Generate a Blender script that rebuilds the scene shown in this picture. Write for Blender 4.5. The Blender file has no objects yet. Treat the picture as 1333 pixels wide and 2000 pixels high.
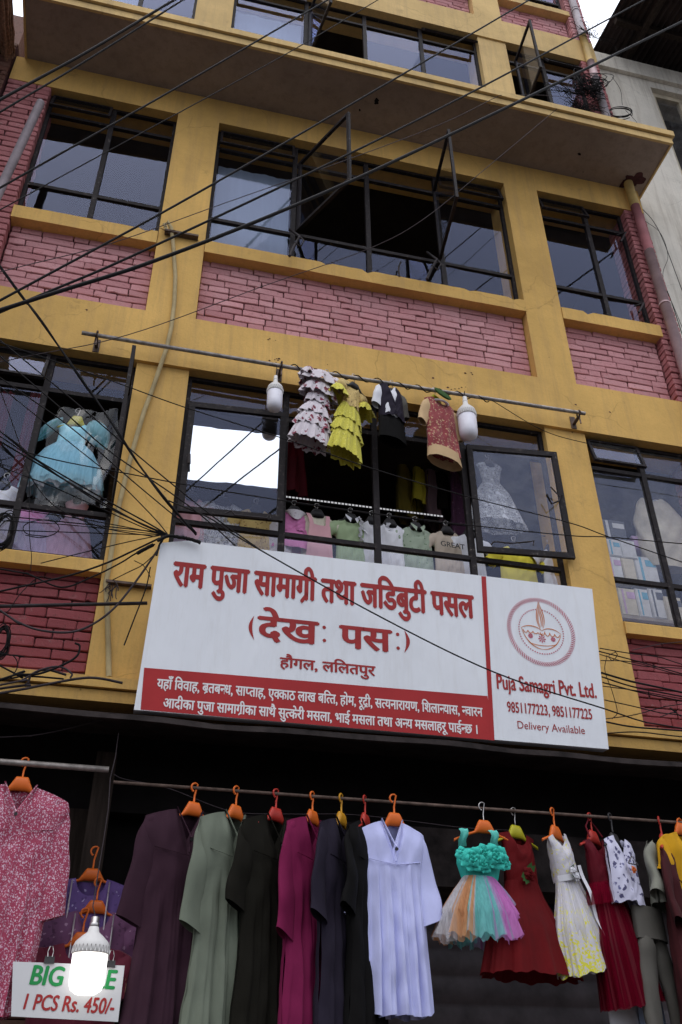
import bpy, math, random
from mathutils import Vector, Matrix
R = math.radians
rnd = random.Random(7)
scene = bpy.context.scene
COL = scene.collection

# ------------------------------------------------------------------ camera, sky, sun, exposure
CAM = Vector((0, -5, 1.6))
FPX, PITCH, YAW, ROLL = 1801.61, R(35.038), R(13.809), R(-0.404)
_r = Vector((1, 0, 0)); _f = Vector((0, math.cos(PITCH), math.sin(PITCH))); _u = Vector((0, -math.sin(PITCH), math.cos(PITCH)))
_r, _u = math.cos(ROLL)*_r + math.sin(ROLL)*_u, -math.sin(ROLL)*_r + math.cos(ROLL)*_u
_Rz = Matrix.Rotation(-YAW, 3, 'Z')
_r, _f, _u = _Rz @ _r, _Rz @ _f, _Rz @ _u
cd = bpy.data.cameras.new('camera'); cam = bpy.data.objects.new('camera', cd); COL.objects.link(cam)
cam.matrix_world = Matrix(((_r.x, _u.x, -_f.x, CAM.x), (_r.y, _u.y, -_f.y, CAM.y), (_r.z, _u.z, -_f.z, CAM.z), (0, 0, 0, 1)))
cd.sensor_fit = 'VERTICAL'; cd.sensor_height = 36; cd.lens = FPX/2000*36
cd.clip_start = .05; cd.clip_end = 500
scene.camera = cam

SUN_EL, SUN_AZ = R(66), R(215)          # high behind the camera, a little to its left, veiled by cloud
world = bpy.data.worlds.new('World'); scene.world = world; world.use_nodes = True
wn, wl = world.node_tree.nodes, world.node_tree.links
wn.clear()
sky = wn.new('ShaderNodeTexSky'); sky.sky_type = 'NISHITA'; sky.sun_disc = False
sky.sun_elevation = SUN_EL; sky.sun_rotation = SUN_AZ; sky.air_density = 1.0; sky.dust_density = 6.0; sky.ozone_density = 1.0
hsv = wn.new('ShaderNodeHueSaturation'); hsv.inputs['Saturation'].default_value = .42
bg = wn.new('ShaderNodeBackground'); bg.inputs['Strength'].default_value = .12
wo = wn.new('ShaderNodeOutputWorld')
veil = wn.new('ShaderNodeMix'); veil.data_type = 'RGBA'; veil.inputs[0].default_value = .8    # an even deck of bright cloud over the sky
# the cloud deck is three times as bright overhead as at the horizon, as overcast skies are
wtc = wn.new('ShaderNodeTexCoord'); wsx = wn.new('ShaderNodeSeparateXYZ'); wl.new(wtc.outputs['Generated'], wsx.inputs[0])
wmr = wn.new('ShaderNodeMapRange'); wmr.inputs['From Min'].default_value = 0; wmr.inputs['From Max'].default_value = 1; wmr.inputs['To Min'].default_value = .42; wmr.inputs['To Max'].default_value = 1.5
wl.new(wsx.outputs['Z'], wmr.inputs['Value'])
wmx = wn.new('ShaderNodeVectorMath'); wmx.operation = 'SCALE'; wmx.inputs[0].default_value = (10.4, 10.9, 12.2); wl.new(wmr.outputs[0], wmx.inputs['Scale'])
wl.new(wmx.outputs[0], veil.inputs[7])
wl.new(sky.outputs[0], hsv.inputs['Color']); wl.new(hsv.outputs[0], veil.inputs[6]); wl.new(veil.outputs[2], bg.inputs[0]); wl.new(bg.outputs[0], wo.inputs[0])
sd = bpy.data.lights.new('sun', 'SUN'); sd.energy = .5; sd.angle = R(50); sd.color = (1, .95, .88)
sun = bpy.data.objects.new('sun', sd); COL.objects.link(sun)
_sv = Vector((math.sin(SUN_AZ)*math.cos(SUN_EL), math.cos(SUN_AZ)*math.cos(SUN_EL), math.sin(SUN_EL)))
sun.rotation_euler = _sv.to_track_quat('Z', 'Y').to_euler(); sun.location = (0, -20, 30)
scene.view_settings.view_transform = 'Standard'; scene.view_settings.look = 'None'
scene.view_settings.exposure = 0.15; scene.view_settings.gamma = 1; scene.view_settings.use_curve_mapping = False
try:
    scene.cycles.max_bounces = 8; scene.cycles.transparent_max_bounces = 24; scene.cycles.caustics_reflective = False
except Exception: pass

def ray(px, py): return _f*FPX + _r*(px-666.5) - _u*(py-1000)
def P(px, py, y):                       # where the line of sight of a photo pixel meets the upright plane at depth y
    d = ray(px, py); return CAM + d*((y-CAM.y)/d.y)
def Q(px, py, x):
    d = ray(px, py); return CAM + d*((x-CAM.x)/d.x)
def H(px, py, z):
    d = ray(px, py); return CAM + d*((z-CAM.z)/d.z)

# ------------------------------------------------------------------ objects
WL = {}
def wl_of(o): return WL.get(o.name, Vector((0, 0, 0))) if o else Vector((0, 0, 0))
def tag(o, label=None, cat=None, group=None, kind=None):
    if label: o['label'] = label
    if cat: o['category'] = cat
    if group: o['group'] = group
    if kind: o['kind'] = kind
    return o
def thing(name, loc, label, cat, group=None):
    o = bpy.data.objects.new(name, None); COL.objects.link(o); o.location = loc; WL[o.name] = Vector(loc)
    o.empty_display_size = .1
    return tag(o, label, cat, group)

class MB:
    def __init__(s): s.v = []; s.f = []; s.m = []; s.s = []
    def add(s, vs, fs, mi=0, smooth=False):
        b = len(s.v); s.v += [Vector(p) for p in vs]
        for f in fs: s.f.append([i+b for i in f]); s.m.append(mi); s.s.append(smooth)
        return s
    def box(s, a, b, mi=0):
        x0, y0, z0 = a; x1, y1, z1 = b
        return s.add([(x0,y0,z0),(x1,y0,z0),(x1,y1,z0),(x0,y1,z0),(x0,y0,z1),(x1,y0,z1),(x1,y1,z1),(x0,y1,z1)],
                     [(0,3,2,1),(4,5,6,7),(0,1,5,4),(1,2,6,5),(2,3,7,6),(3,0,4,7)], mi)
    def obox(s, o, ex, ey, ez, mi=0):      # box from corner o with edge vectors
        o, ex, ey, ez = map(Vector, (o, ex, ey, ez))
        p = [o, o+ex, o+ex+ey, o+ey]; p += [q+ez for q in p]
        return s.add(p, [(0,3,2,1),(4,5,6,7),(0,1,5,4),(1,2,6,5),(2,3,7,6),(3,0,4,7)], mi)
    def tube(s, pts, r, n=6, mi=0, cap=True, flat=1.0):
        pts = [Vector(p) for p in pts]; rs = r if isinstance(r, (list, tuple)) else [r]*len(pts)
        base = len(s.v); up = None
        for i, p in enumerate(pts):
            t = (pts[min(i+1, len(pts)-1)] - pts[max(i-1, 0)])
            t = t.normalized() if t.length > 1e-9 else Vector((0, 0, 1))
            if up is None:
                up = Vector((0, 0, 1)) if abs(t.z) < .9 else Vector((1, 0, 0))
            a = t.cross(up)
            if a.length < 1e-6: a = t.cross(Vector((0, 1, 0)))
            a.normalize(); b = a.cross(t).normalized(); up = b
            for k in range(n):
                an = 2*math.pi*k/n
                s.v.append(p + (a*math.cos(an) + b*math.sin(an)*flat)*rs[i])
        for i in range(len(pts)-1):
            for k in range(n):
                s.f.append([base+i*n+k, base+i*n+(k+1) % n, base+(i+1)*n+(k+1) % n, base+(i+1)*n+k]); s.m.append(mi); s.s.append(True)
        if cap:
            s.f.append([base+k for k in range(n)]); s.m.append(mi); s.s.append(False)
            e = base+(len(pts)-1)*n; s.f.append([e+k for k in reversed(range(n))]); s.m.append(mi); s.s.append(False)
        return s
    def grid(s, fn, nu, nv, mi=0, smooth=True, wrap=False, mfn=None):
        base = len(s.v); cols = nu if wrap else nu+1
        for j in range(nv+1):
            for i in range(cols): s.v.append(Vector(fn(i/nu, j/nv)))
        for j in range(nv):
            for i in range(nu):
                i2 = (i+1) % cols if wrap else i+1
                s.f.append([base+j*cols+i, base+(j+1)*cols+i, base+(j+1)*cols+i2, base+j*cols+i2])
                s.m.append(mfn((i+.5)/nu, (j+.5)/nv) if mfn else mi); s.s.append(smooth)
        return s
    def lathe(s, prof, o, n=20, mi=0, ax=None):   # prof [(r, z)]
        o = Vector(o); base = len(s.v)
        for r, z in prof:
            for k in range(n):
                an = 2*math.pi*k/n; s.v.append(o + Vector((r*math.cos(an), r*math.sin(an), z)))
        for j in range(len(prof)-1):
            for k in range(n):
                s.f.append([base+j*n+k, base+j*n+(k+1) % n, base+(j+1)*n+(k+1) % n, base+(j+1)*n+k]); s.m.append(mi); s.s.append(True)
        return s
    def xf(s, M):
        s.v = [M @ p for p in s.v]; return s
    def build(s, name, mats, parent=None, smooth=None):
        if not isinstance(mats, (list, tuple)): mats = [mats]
        if parent is None:
            lo = Vector([min(p[k] for p in s.v) for k in range(3)]); hi = Vector([max(p[k] for p in s.v) for k in range(3)])
            org = Vector(((lo.x+hi.x)/2, (lo.y+hi.y)/2, lo.z))
        else: org = wl_of(parent)
        me = bpy.data.meshes.new(name)
        me.from_pydata([p-org for p in s.v], [], s.f)
        for m in mats: me.materials.append(m)
        me.polygons.foreach_set('material_index', s.m)
        me.polygons.foreach_set('use_smooth', s.s if smooth is None else [smooth]*len(s.f))
        me.update()
        o = bpy.data.objects.new(name, me); COL.objects.link(o)
        if parent is None: o.location = org
        else: o.parent = parent
        WL[o.name] = org
        return o

# ------------------------------------------------------------------ materials
class NT:
    def __init__(s, name):
        s.m = bpy.data.materials.new(name); s.m.use_nodes = True; s.t = s.m.node_tree; s.t.nodes.clear()
        s.out = s.n('ShaderNodeOutputMaterial')
    def n(s, k, **kw):
        x = s.t.nodes.new(k)
        for a, v in kw.items(): setattr(x, a, v)
        return x
    def l(s, a, b): s.t.links.new(a, b)
    def coord(s, scale=(1, 1, 1), which='Object', rot=None):
        c = s.n('ShaderNodeTexCoord'); m = s.n('ShaderNodeMapping'); m.inputs['Scale'].default_value = scale
        if rot: m.inputs['Rotation'].default_value = rot
        s.l(c.outputs[which], m.inputs[0]); return m.outputs[0]
    def noise(s, vec, sc, det=4, rough=.6, dist=0):
        x = s.n('ShaderNodeTexNoise'); x.inputs['Scale'].default_value = sc; x.inputs['Detail'].default_value = det
        x.inputs['Roughness'].default_value = rough; x.inputs['Distortion'].default_value = dist
        s.l(vec, x.inputs['Vector']); return x.outputs['Fac']
    def voro(s, vec, sc, feat='F1', rand=1.0):
        x = s.n('ShaderNodeTexVoronoi'); x.feature = feat; x.inputs['Scale'].default_value = sc; x.inputs['Randomness'].default_value = rand
        s.l(vec, x.inputs['Vector']); return x
    def ramp(s, fac, stops):
        x = s.n('ShaderNodeValToRGB'); e = x.color_ramp.elements
        while len(e) < len(stops): e.new(.5)
        for i, (p, c) in enumerate(stops):
            e[i].position = p; c = (c, c, c) if not hasattr(c, '__len__') else c; e[i].color = (*c[:3], 1)
        s.l(fac, x.inputs[0]); return x.outputs[0]
    def mix(s, fac, a, b, blend='MIX'):
        x = s.n('ShaderNodeMix', data_type='RGBA', blend_type=blend)
        for sock, v in ((x.inputs[0], fac), (x.inputs[6], a), (x.inputs[7], b)):
            if hasattr(v, 'links'): s.l(v, sock)
            elif sock == x.inputs[0]: sock.default_value = v
            else: sock.default_value = (*v[:3], 1)
        return x.outputs[2]
    def math(s, op, a, b=0, clamp=False):
        x = s.n('ShaderNodeMath', operation=op); x.use_clamp = clamp
        for i, v in enumerate((a, b)):
            if hasattr(v, 'links'): s.l(v, x.inputs[i])
            else: x.inputs[i].default_value = v
        return x.outputs[0]
    def bump(s, h, strength=.3, dist=.01):
        b = s.n('ShaderNodeBump'); b.inputs['Strength'].default_value = strength; b.inputs['Distance'].default_value = dist
        s.l(h, b.inputs['Height']); return b.outputs[0]
    def bsdf(s, col, rough=.7, normal=None, **kw):
        b = s.n('ShaderNodeBsdfPrincipled')
        if hasattr(col, 'links'): s.l(col, b.inputs['Base Color'])
        else: b.inputs['Base Color'].default_value = (*col[:3], 1)
        if hasattr(rough, 'links'): s.l(rough, b.inputs['Roughness'])
        else: b.inputs['Roughness'].default_value = rough
        if normal: s.l(normal, b.inputs['Normal'])
        for k, v in kw.items(): b.inputs[k.replace('_', ' ')].default_value = v
        return b.outputs[0]
    def done(s, sh): s.l(sh, s.out.inputs[0]); return s.m

def simple(name, col, rough=.7, var=.25, sc=6, bump=.15, bsc=40, dist=.004, stretch=(1, 1, 1), **kw):
    t = NT(name); c = t.coord(stretch)
    n = t.noise(c, sc, 5); dark = tuple(k*(1-var) for k in col); lite = tuple(min(1, k*(1+var)) for k in col)
    cc = t.ramp(n, [(.3, dark), (.7, lite)])
    kw.setdefault('Specular_IOR_Level', .2)
    return t.done(t.bsdf(cc, rough, t.bump(t.noise(c, bsc, 3), bump, dist), **kw))

def plaster(name, col, stain, amt=.5):
    t = NT(name); c = t.coord(which='Object'); cs = t.coord((7, 7, .45))
    big = t.noise(c, .9, 6, .65); streak = t.noise(cs, 1.6, 5, .7); fine = t.noise(c, 55, 4, .7)
    base = t.mix(t.ramp(big, [(.35, 0.), (.68, 1.)]), tuple(k*.76 for k in col), tuple(min(1, k*1.1) for k in col))
    base = t.mix(t.math('MULTIPLY', t.ramp(streak, [(.47, 0.), (.74, 1.)]), amt), base, stain)
    base = t.mix(t.math('MULTIPLY', t.ramp(fine, [(.3, 1.), (.5, 0.)]), .18), base, tuple(k*.55 for k in col))
    vo = t.voro(c, 5.5); spot = t.ramp(vo.outputs['Distance'], [(.022, 1.), (.05, 0.)])
    pick = t.ramp(t.noise(c, 2.7, 2), [(.56, 0.), (.62, 1.)])
    base = t.mix(t.math('MULTIPLY', t.math('MULTIPLY', spot, pick), .8), base, (.05, .035, .025))
    wv = t.n('ShaderNodeMix', data_type='VECTOR'); nz = t.n('ShaderNodeTexNoise'); nz.inputs['Scale'].default_value = 3; nz.inputs['Detail'].default_value = 4
    t.l(c, nz.inputs['Vector']); wv.inputs[0].default_value = .22; t.l(c, wv.inputs[4]); t.l(nz.outputs['Color'], wv.inputs[5])
    ed = t.voro(wv.outputs[1], 1.5, 'DISTANCE_TO_EDGE'); crack = t.math('MULTIPLY', t.ramp(ed.outputs['Distance'], [(.0, 1.), (.006, 0.)]), t.ramp(t.noise(c, 1.3, 3), [(.50, 0.), (.58, 1.)]))
    base = t.mix(t.math('MULTIPLY', crack, .35), base, tuple(k*.3 for k in col))
    pt = t.ramp(t.noise(c, 3.1, 8, .8), [(.60, 0.), (.72, .45)])
    base = t.mix(pt, base, tuple(k*.62 for k in stain))
    h = t.math('ADD', t.math('MULTIPLY', t.noise(c, 14, 4), .8), t.math('MULTIPLY', fine, .35))
    return t.done(t.bsdf(base, .85, t.bump(h, .35, .012), Specular_IOR_Level=.15))

def brick_paint(name, col, alt, dirt):
    t = NT(name); c = t.coord(); n = t.noise(c, 1.6, 5, .65); f = t.noise(c, 26, 5, .7)
    g = t.n('ShaderNodeNewGeometry')
    base = t.mix(t.ramp(n, [(.35, 0.), (.66, 1.)]), col, alt)
    base = t.mix(t.math('MULTIPLY', g.outputs['Random Per Island'], .55), base, tuple(k*.70 for k in col))
    rl = t.n('ShaderNodeTexWhiteNoise', noise_dimensions='1D'); t.l(g.outputs['Random Per Island'], rl.inputs['W'])
    base = t.mix(t.math('MULTIPLY', rl.outputs['Value'], .30), base, tuple(min(1, k*1.35+.03) for k in alt))
    base = t.mix(t.ramp(f, [(.57, 0.), (.72, .85)]), base, dirt)
    base = t.mix(t.ramp(t.noise(c, 9, 6, .8), [(.58, 0.), (.75, .5)]), base, (.42, .36, .34))
    return t.done(t.bsdf(base, .72, t.bump(t.noise(c, 45, 6, .75), .7, .008), Specular_IOR_Level=.15))

def cloth(name, col, rough=.8, var=.14, sheen=.01, weave=420, tint=None, wrinkle=.45):
    t = NT(name); c = t.coord()
    n = t.noise(c, 5, 4); cc = t.ramp(n, [(.3, tuple(k*(1-var) for k in col)), (.7, tuple(min(1, k*(1+var)) for k in (tint or col)))])
    h = t.math('ADD', t.math('MULTIPLY', t.noise(c, weave, 2), .15), t.noise(t.coord((1, 1, .35)), 16, 4, .6))
    return t.done(t.bsdf(cc, rough, t.bump(h, wrinkle, .008), Sheen_Weight=sheen, Specular_IOR_Level=.15))

def tulle(name, col, alpha=.55, sc=60):
    t = NT(name); c = t.coord((1, 1, .12))
    n = t.noise(c, sc, 3); d = t.n('ShaderNodeBsdfDiffuse'); d.inputs[0].default_value = (*col, 1)
    tl = t.n('ShaderNodeBsdfTranslucent'); tl.inputs[0].default_value = (*col, 1)
    m1 = t.n('ShaderNodeMixShader'); m1.inputs[0].default_value = .35; t.l(d.outputs[0], m1.inputs[1]); t.l(tl.outputs[0], m1.inputs[2])
    tr = t.n('ShaderNodeBsdfTransparent'); m2 = t.n('ShaderNodeMixShader')
    t.l(t.ramp(n, [(.3, alpha-.10), (.7, min(1, alpha+.14))]), m2.inputs[0]); t.l(tr.outputs[0], m2.inputs[1]); t.l(m1.outputs[0], m2.inputs[2])
    return t.done(m2.outputs[0])

def glass_mat(name, boost=1.8, dirt=.05, tint=(1, 1, 1), wav=.02, rough=0.0):
    t = NT(name); c = t.coord()
    lw = t.n('ShaderNodeLayerWeight'); lw.inputs[0].default_value = .5
    f = t.math('POWER', lw.outputs['Facing'], 5.0); f = t.math('ADD', t.math('MULTIPLY', f, .96), .04); f = t.math('MULTIPLY', f, boost, True)
    gl = t.n('ShaderNodeBsdfGlossy'); gl.inputs['Roughness'].default_value = rough; gl.inputs[0].default_value = (.62, .69, 1, 1)
    t.l(t.bump(t.noise(c, 2.2, 2), wav, .02), gl.inputs['Normal'])
    tr = t.n('ShaderNodeBsdfTransparent'); tr.inputs[0].default_value = (*tint, 1)
    m = t.n('ShaderNodeMixShader'); t.l(f, m.inputs[0]); t.l(tr.outputs[0], m.inputs[1]); t.l(gl.outputs[0], m.inputs[2])
    df = t.n('ShaderNodeBsdfDiffuse'); df.inputs[0].default_value = (.55, .55, .55, 1)
    m2 = t.n('ShaderNodeMixShader')
    t.l(t.math('MULTIPLY', t.ramp(t.noise(c, 7, 6, .75), [(.4, .15), (.75, 1.)]), dirt), m2.inputs[0]); t.l(m.outputs[0], m2.inputs[1]); t.l(df.outputs[0], m2.inputs[2])
    return t.done(m2.outputs[0])

M = {}
M['yellow'] = plaster('yellow_plaster', (.71, .44, .138), (.42, .27, .12), .55)
M['yellow_pale'] = plaster('pale_yellow_plaster', (.74, .52, .23), (.42, .30, .16), .6)
M['soffit'] = plaster('grey_soffit_plaster', (.36, .29, .25), (.20, .15, .125), .55)
M['pink_brick'] = brick_paint('pink_brick', (.52, .215, .225), (.58, .31, .32), (.22, .085, .08))
M['pier_brick'] = brick_paint('pier_brick', (.37, .115, .12), (.44, .18, .185), (.17, .07, .065))
M['red_brick'] = brick_paint('red_brick', (.27, .05, .058), (.30, .085, .092), (.13, .06, .055))
M['raw_brick'] = brick_paint('raw_brick', (.19, .085, .062), (.17, .10, .08), (.05, .03, .025))
M['mortar'] = simple('dark_mortar', (.075, .028, .03), .9, .4, 12, .5, 40)
M['steel'] = simple('dark_window_steel', (.032, .026, .028), .55, .45, 14, .3, 60)
t = NT('chipped_steel'); c = t.coord()
M['chip'] = t.done(t.bsdf(t.ramp(t.noise(c, 28, 6, .75), [(.54, (.017, .0135, .015)), (.64, (.05, .042, .04)), (.74, (.26, .23, .21))]), .6, t.bump(t.noise(c, 30, 5), .4, .004), Specular_IOR_Level=.15))
M['glass'] = glass_mat('window_glass', 1.25, .008)
M['glass_clear'] = glass_mat('clean_glass', 1.4, .03)
M['glass_dirty'] = glass_mat('dusty_glass', 1.7, .16)
t = NT('mirror_film'); c = t.coord(); gl = t.n('ShaderNodeBsdfGlossy'); gl.inputs[0].default_value = (.80, .84, .90, 1); gl.inputs['Roughness'].default_value = .015
t.l(t.bump(t.noise(c, 3, 2), .015, .02), gl.inputs['Normal']); M['film'] = t.done(gl.outputs[0])
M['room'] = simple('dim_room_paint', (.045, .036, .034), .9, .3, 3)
M['dark'] = simple('near_black', (.012, .010, .010), .85, .4, 5, Specular_IOR_Level=.12)  # one near-black base colour for shop walls, eaves and small holes
M['awning'] = simple('rusty_sheet_metal', (.032, .025, .024), .7, .6, 8, .4, 30, Specular_IOR_Level=.12)
M['shutter'] = simple('shutter_steel', (.085, .074, .08), .7, .35, 6, .2, 30, Specular_IOR_Level=.12)
M['wood'] = simple('dark_wood', (.035, .025, .02), .75, .45, 5, .5, 30, stretch=(8, 8, .6), Specular_IOR_Level=.12)
M['old_wood'] = simple('weathered_wood', (.25, .14, .09), .85, .5, 5, .7, 26, stretch=(9, 9, .5))
M['cable'] = simple('black_cable', (.009, .008, .009), .65, .3, 20, .1, Specular_IOR_Level=.15)
M['cable_grey'] = simple('grey_cable', (.045, .034, .038), .65, .3, 20, .1)
M['iron'] = simple('galvanised_pipe', (.30, .27, .25), .45, .4, 22, .2, 60, Metallic=.6)
M['rust'] = simple('rusty_pipe', (.11, .075, .06), .65, .5, 20, .3, 60)
M['pvc_pink'] = simple('pinkish_pvc', (.47, .33, .34), .5, .2, 5, .15)
M['pvc_red'] = simple('red_painted_pvc', (.32, .12, .13), .55, .2, 6, .15)
M['pvc_yellow'] = simple('yellow_painted_pvc', (.46, .32, .12), .6, .2, 6, .15)
M['pvc_grey'] = simple('grey_pvc', (.34, .30, .32), .6, .25, 7, .25)
M['pvc_stub'] = simple('weathered_pvc', (.20, .165, .18), .6, .25, 7, .25)
M['conduit'] = simple('beige_conduit', (.42, .33, .17), .6, .25, 6, .15)
M['grey_plaster'] = plaster('grey_white_plaster', (.80, .75, .66), (.36, .31, .25), .75)
M['roof_sheet'] = simple('rusty_corrugated_sheet', (.04, .028, .026), .6, .5, 3, .3, 20)
M['cream_wood'] = simple('cream_window_wood', (.55, .48, .36), .7, .3, 8, .3)
t = NT('sign_white'); c = t.coord(); cs = t.coord((9, 9, .5)); d = t.ramp(t.noise(cs, 2.2, 5, .7), [(.5, 0.), (.8, .35)])
M['sign'] = t.done(t.bsdf(t.mix(d, (.80, .82, .86), (.60, .58, .56)), .5, t.bump(t.math('ADD', t.noise(t.coord((1.6, 1, .5)), 3.2, 3), t.math('MULTIPLY', t.noise(c, 40, 3), .03)), .45, .03), Specular_IOR_Level=.3))
M['sign_red'] = simple('sign_red', (.40, .028, .030), .45, .12, 3)
M['letter_red'] = simple('letter_red', (.36, .032, .032), .5, .10, 9)
M['letter_white'] = simple('letter_white', (.80, .78, .78), .5, .03)
M['orange_ink'] = simple('orange_ink', (.60, .19, .06), .5, .1)
M['rose_ink'] = simple('rose_ink', (.50, .10, .15), .5, .1)
M['green_ink'] = simple('green_ink', (.02, .26, .07), .5, .1)
M['paper'] = simple('laminated_paper', (.62, .62, .63), .3, .04, 4, .05, 8)
M['asphalt'] = simple('asphalt', (.055, .053, .052), .9, .3, 8, .5, 60)
M['paving'] = simple('brick_paving', (.20, .15, .13), .9, .35, 6, .5, 40)
M['hang_orange'] = simple('orange_plastic', (.62, .13, .02), .35, .08, 4, .02)
M['hang_red'] = simple('red_plastic', (.40, .035, .025), .35, .08, 4, .02)
M['hang_mustard'] = simple('mustard_plastic', (.52, .25, .02), .35, .08, 4, .02)
M['hang_lime'] = simple('lime_plastic', (.42, .38, .02), .35, .08, 4, .02)
M['hang_black'] = simple('black_plastic', (.03, .028, .03), .35, .1)
M['wire'] = simple('hook_wire', (.45, .43, .42), .3, .2, 20, .05, Metallic=.9)
M['bulb_white'] = simple('bulb_plastic', (.72, .70, .68), .4, .05, 6, .05)
M['bulb_lens'] = simple('bulb_diffuser', (.74, .73, .80), .35, .04, 6, .05)
t = NT('lit_diffuser'); e = t.n('ShaderNodeEmission'); e.inputs[0].default_value = (1, .97, .93, 1); e.inputs[1].default_value = 2.2; M['lit'] = t.done(e.outputs[0])
t = NT('led_strip'); e = t.n('ShaderNodeEmission'); e.inputs[0].default_value = (.95, .95, 1, 1); e.inputs[1].default_value = .5; M['led'] = t.done(e.outputs[0])
# ------------------------------------------------------------------ ground
g = MB(); g.add([(-60,-60,0),(60,-60,0),(60,60,0),(-60,60,0)], [(0,1,2,3)]); tag(g.build('street', M['asphalt']), kind='structure')
g = MB(); g.box((-8,-1.6,.004),(9,-.002,.14)); tag(g.build('pavement', M['paving']), kind='structure')

# ------------------------------------------------------------------ the yellow building
B = thing('yellow_building', (1.4, .2, 0), 'yellow plastered four storey building with pink painted brick panels and dark steel windows', 'building')
XL, XR = -1.75, 4.40
CLx, CRx = (-.27, .105), (2.89, 3.235)
def part(name, a, b, m, parent=B):
    q = MB(); q.box(a, b); return q.build(name, M[m], parent)
for z0, z1, y, m in ((3.83, 6.31, .03, 'yellow'), (6.82, 9.40, 0, 'yellow'), (9.76, 12.18, .02, 'yellow_pale'), (12.65, 15.0, 0, 'yellow_pale')):
    for c in (CLx, CRx): part('column', (c[0], y, z0), (c[1], .35, z1), m)
part('beam', (XL, 0, 6.31), (XR, .36, 6.82), 'yellow')
part('beam', (XL, 0, 9.40), (XR, .36, 9.757), 'yellow')
part('beam', (XL, 0, 12.18), (XR, .36, 12.65), 'yellow_pale')
part('beam', (XL, 0, 14.9), (XR, .36, 15.5), 'yellow_pale')
part('ledge', (XL, -.045, 3.765), (XR, .36, 3.83), 'yellow')
part('ledge', (XL, -.02, 3.69), (XR, .355, 3.757), 'yellow')

def brick(mb, x0, x1, z0, z1, y, dep, axis='x', mi=0):
    # one hand laid brick: wobbly outline, chamfered arris, slightly tilted face
    n = []
    j = lambda s: rnd.uniform(-s, s)
    w, h = x1-x0, z1-z0
    ks = max(2, int(w/.05))
    c = .006
    for i in range(ks+1): n.append((x0+c+(w-2*c)*i/ks, z0+j(.002)))
    n.append((x1+j(.002), z0+c)); n.append((x1+j(.003), z1-c))
    for i in range(ks, -1, -1): n.append((x0+c+(w-2*c)*i/ks, z1+j(.002)))
    n.append((x0+j(.002), z1-c)); n.append((x0+j(.003), z0+c))
    if rnd.random() < .1:
        k = rnd.randrange(len(n)); q = n[k]; cx, cz = (x0+x1)/2, (z0+z1)/2
        n[k] = (q[0]+(cx-q[0])*.09, q[1]+(cz-q[1])*.35)
    ti, tj = j(.004), j(.004); yo = j(.0025); cx, cz = (x0+x1)/2, (z0+z1)/2
    def pt(x, z, d):
        if d > 0: d = d+yo+ti*(x-cx)/w*2+tj*(z-cz)/h
        return (x, y-d, z) if axis == 'x' else (y-d if axis == 'l' else y+d, x, z)
    L = len(n)
    vs = [pt(x, z, 0) for x, z in n] + [pt(x, z, dep-.005) for x, z in n] + [pt(x+(cx-x)*min(1, .006/(w/2)), z+(cz-z)*.16, dep) for x, z in n]
    fs = [(i, (i+1) % L, L+(i+1) % L, L+i) for i in range(L)] + [(L+i, L+(i+1) % L, 2*L+(i+1) % L, 2*L+i) for i in range(L)] + [tuple(2*L+i for i in range(L))]
    if axis == 'r': fs = [tuple(reversed(f)) for f in fs]
    mb.add(vs, fs, mi)
def brick_panel(x0, x1, z0, z1, y, mat, name='brick_panel', parent=B, axis='x', course=.068, header=False, depth=.3):
    # real bricks over a mortar bed; axis x: face looks to -y; l / r: face looks to -x / +x and x0..x1 run in y
    mb = MB(); dep = .016
    if axis == 'x': mb.box((x0, y+.001, z0), (x1, y+depth, z1), 1)
    z = z0+.004; row = 0
    nrow = max(1, round((z1-z0)/course)); ch = (z1-z0)/nrow
    for row in range(nrow):
        z = z0+row*ch+.004; x = x0+.002; first = True
        while x < x1-.02:
            L = .112 if header else rnd.choice([.232, .236, .228, .232, .115, .16])
            if first: L = (.12, .232, .06, .19)[row % 4] if not header else (.112 if row % 2 else .06); first = False
            e = min(x+L+rnd.uniform(-.006, .006), x1-.002)
            if x1-e < .045: e = x1-.002
            if e-x > .025: brick(mb, x, e, z+rnd.uniform(-.002, .002), z+ch-.0068+rnd.uniform(-.002, .002), y, dep, axis, 0)
            x = e+.0065
    return mb.build(name, [M[mat], M['mortar']], parent)
RB = .10    # recess of the brick infill
for x0, x1 in ((-1.38, -.272), (.107, 2.888), (3.237, 4.17)):
    brick_panel(x0, x1, 6.822, 7.60, RB, 'pink_brick')
for x0, x1 in ((-1.74, -.272), (.107, 2.888), (3.237, 4.17)):
    brick_panel(x0, x1, 3.832, 4.555, RB, 'red_brick')
for x0, x1 in ((-1.38, -.272), (.107, 2.888), (3.237, 4.17)):
    brick_panel(x0, x1, 12.652, 13.20, RB, 'pink_brick')
# brick piers at both ends
def pier(x0, x1, z0, z1, mat, inner):
    mb = MB(); mb.box((x0+.01, .017, z0), (x1-.01, .36, z1), 1)
    nrow = round((z1-z0)/.068); ch = (z1-z0)/nrow
    for r in range(nrow):
        z = z0+r*ch+.004
        cut = x0+(x1-x0)*(.5+(.18 if r % 2 else -.18))
        for a, b in ((x0, cut-.005), (cut+.005, x1)): brick(mb, a, b, z, z+ch-.010, .017, .017, 'x')
        s = 'r' if inner == 'r' else 'l'
        yy = (x1-.01) if inner == 'r' else (x0+.01)
        k = .13 if r % 2 else .22
        brick(mb, .003, k, z, z+ch-.010, yy, .011, s); brick(mb, k+.008, .34, z, z+ch-.010, yy, .011, s)
    return mb.build('brick_pier', [M[mat], M['mortar']], B)
pier(XL, -1.392, 6.822, 9.398, 'pier_brick', 'r')
pier(4.18, XR, 6.822, 9.398, 'pier_brick', 'l')
pier(4.18, XR, 3.832, 6.308, 'red_brick', 'l')
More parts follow.
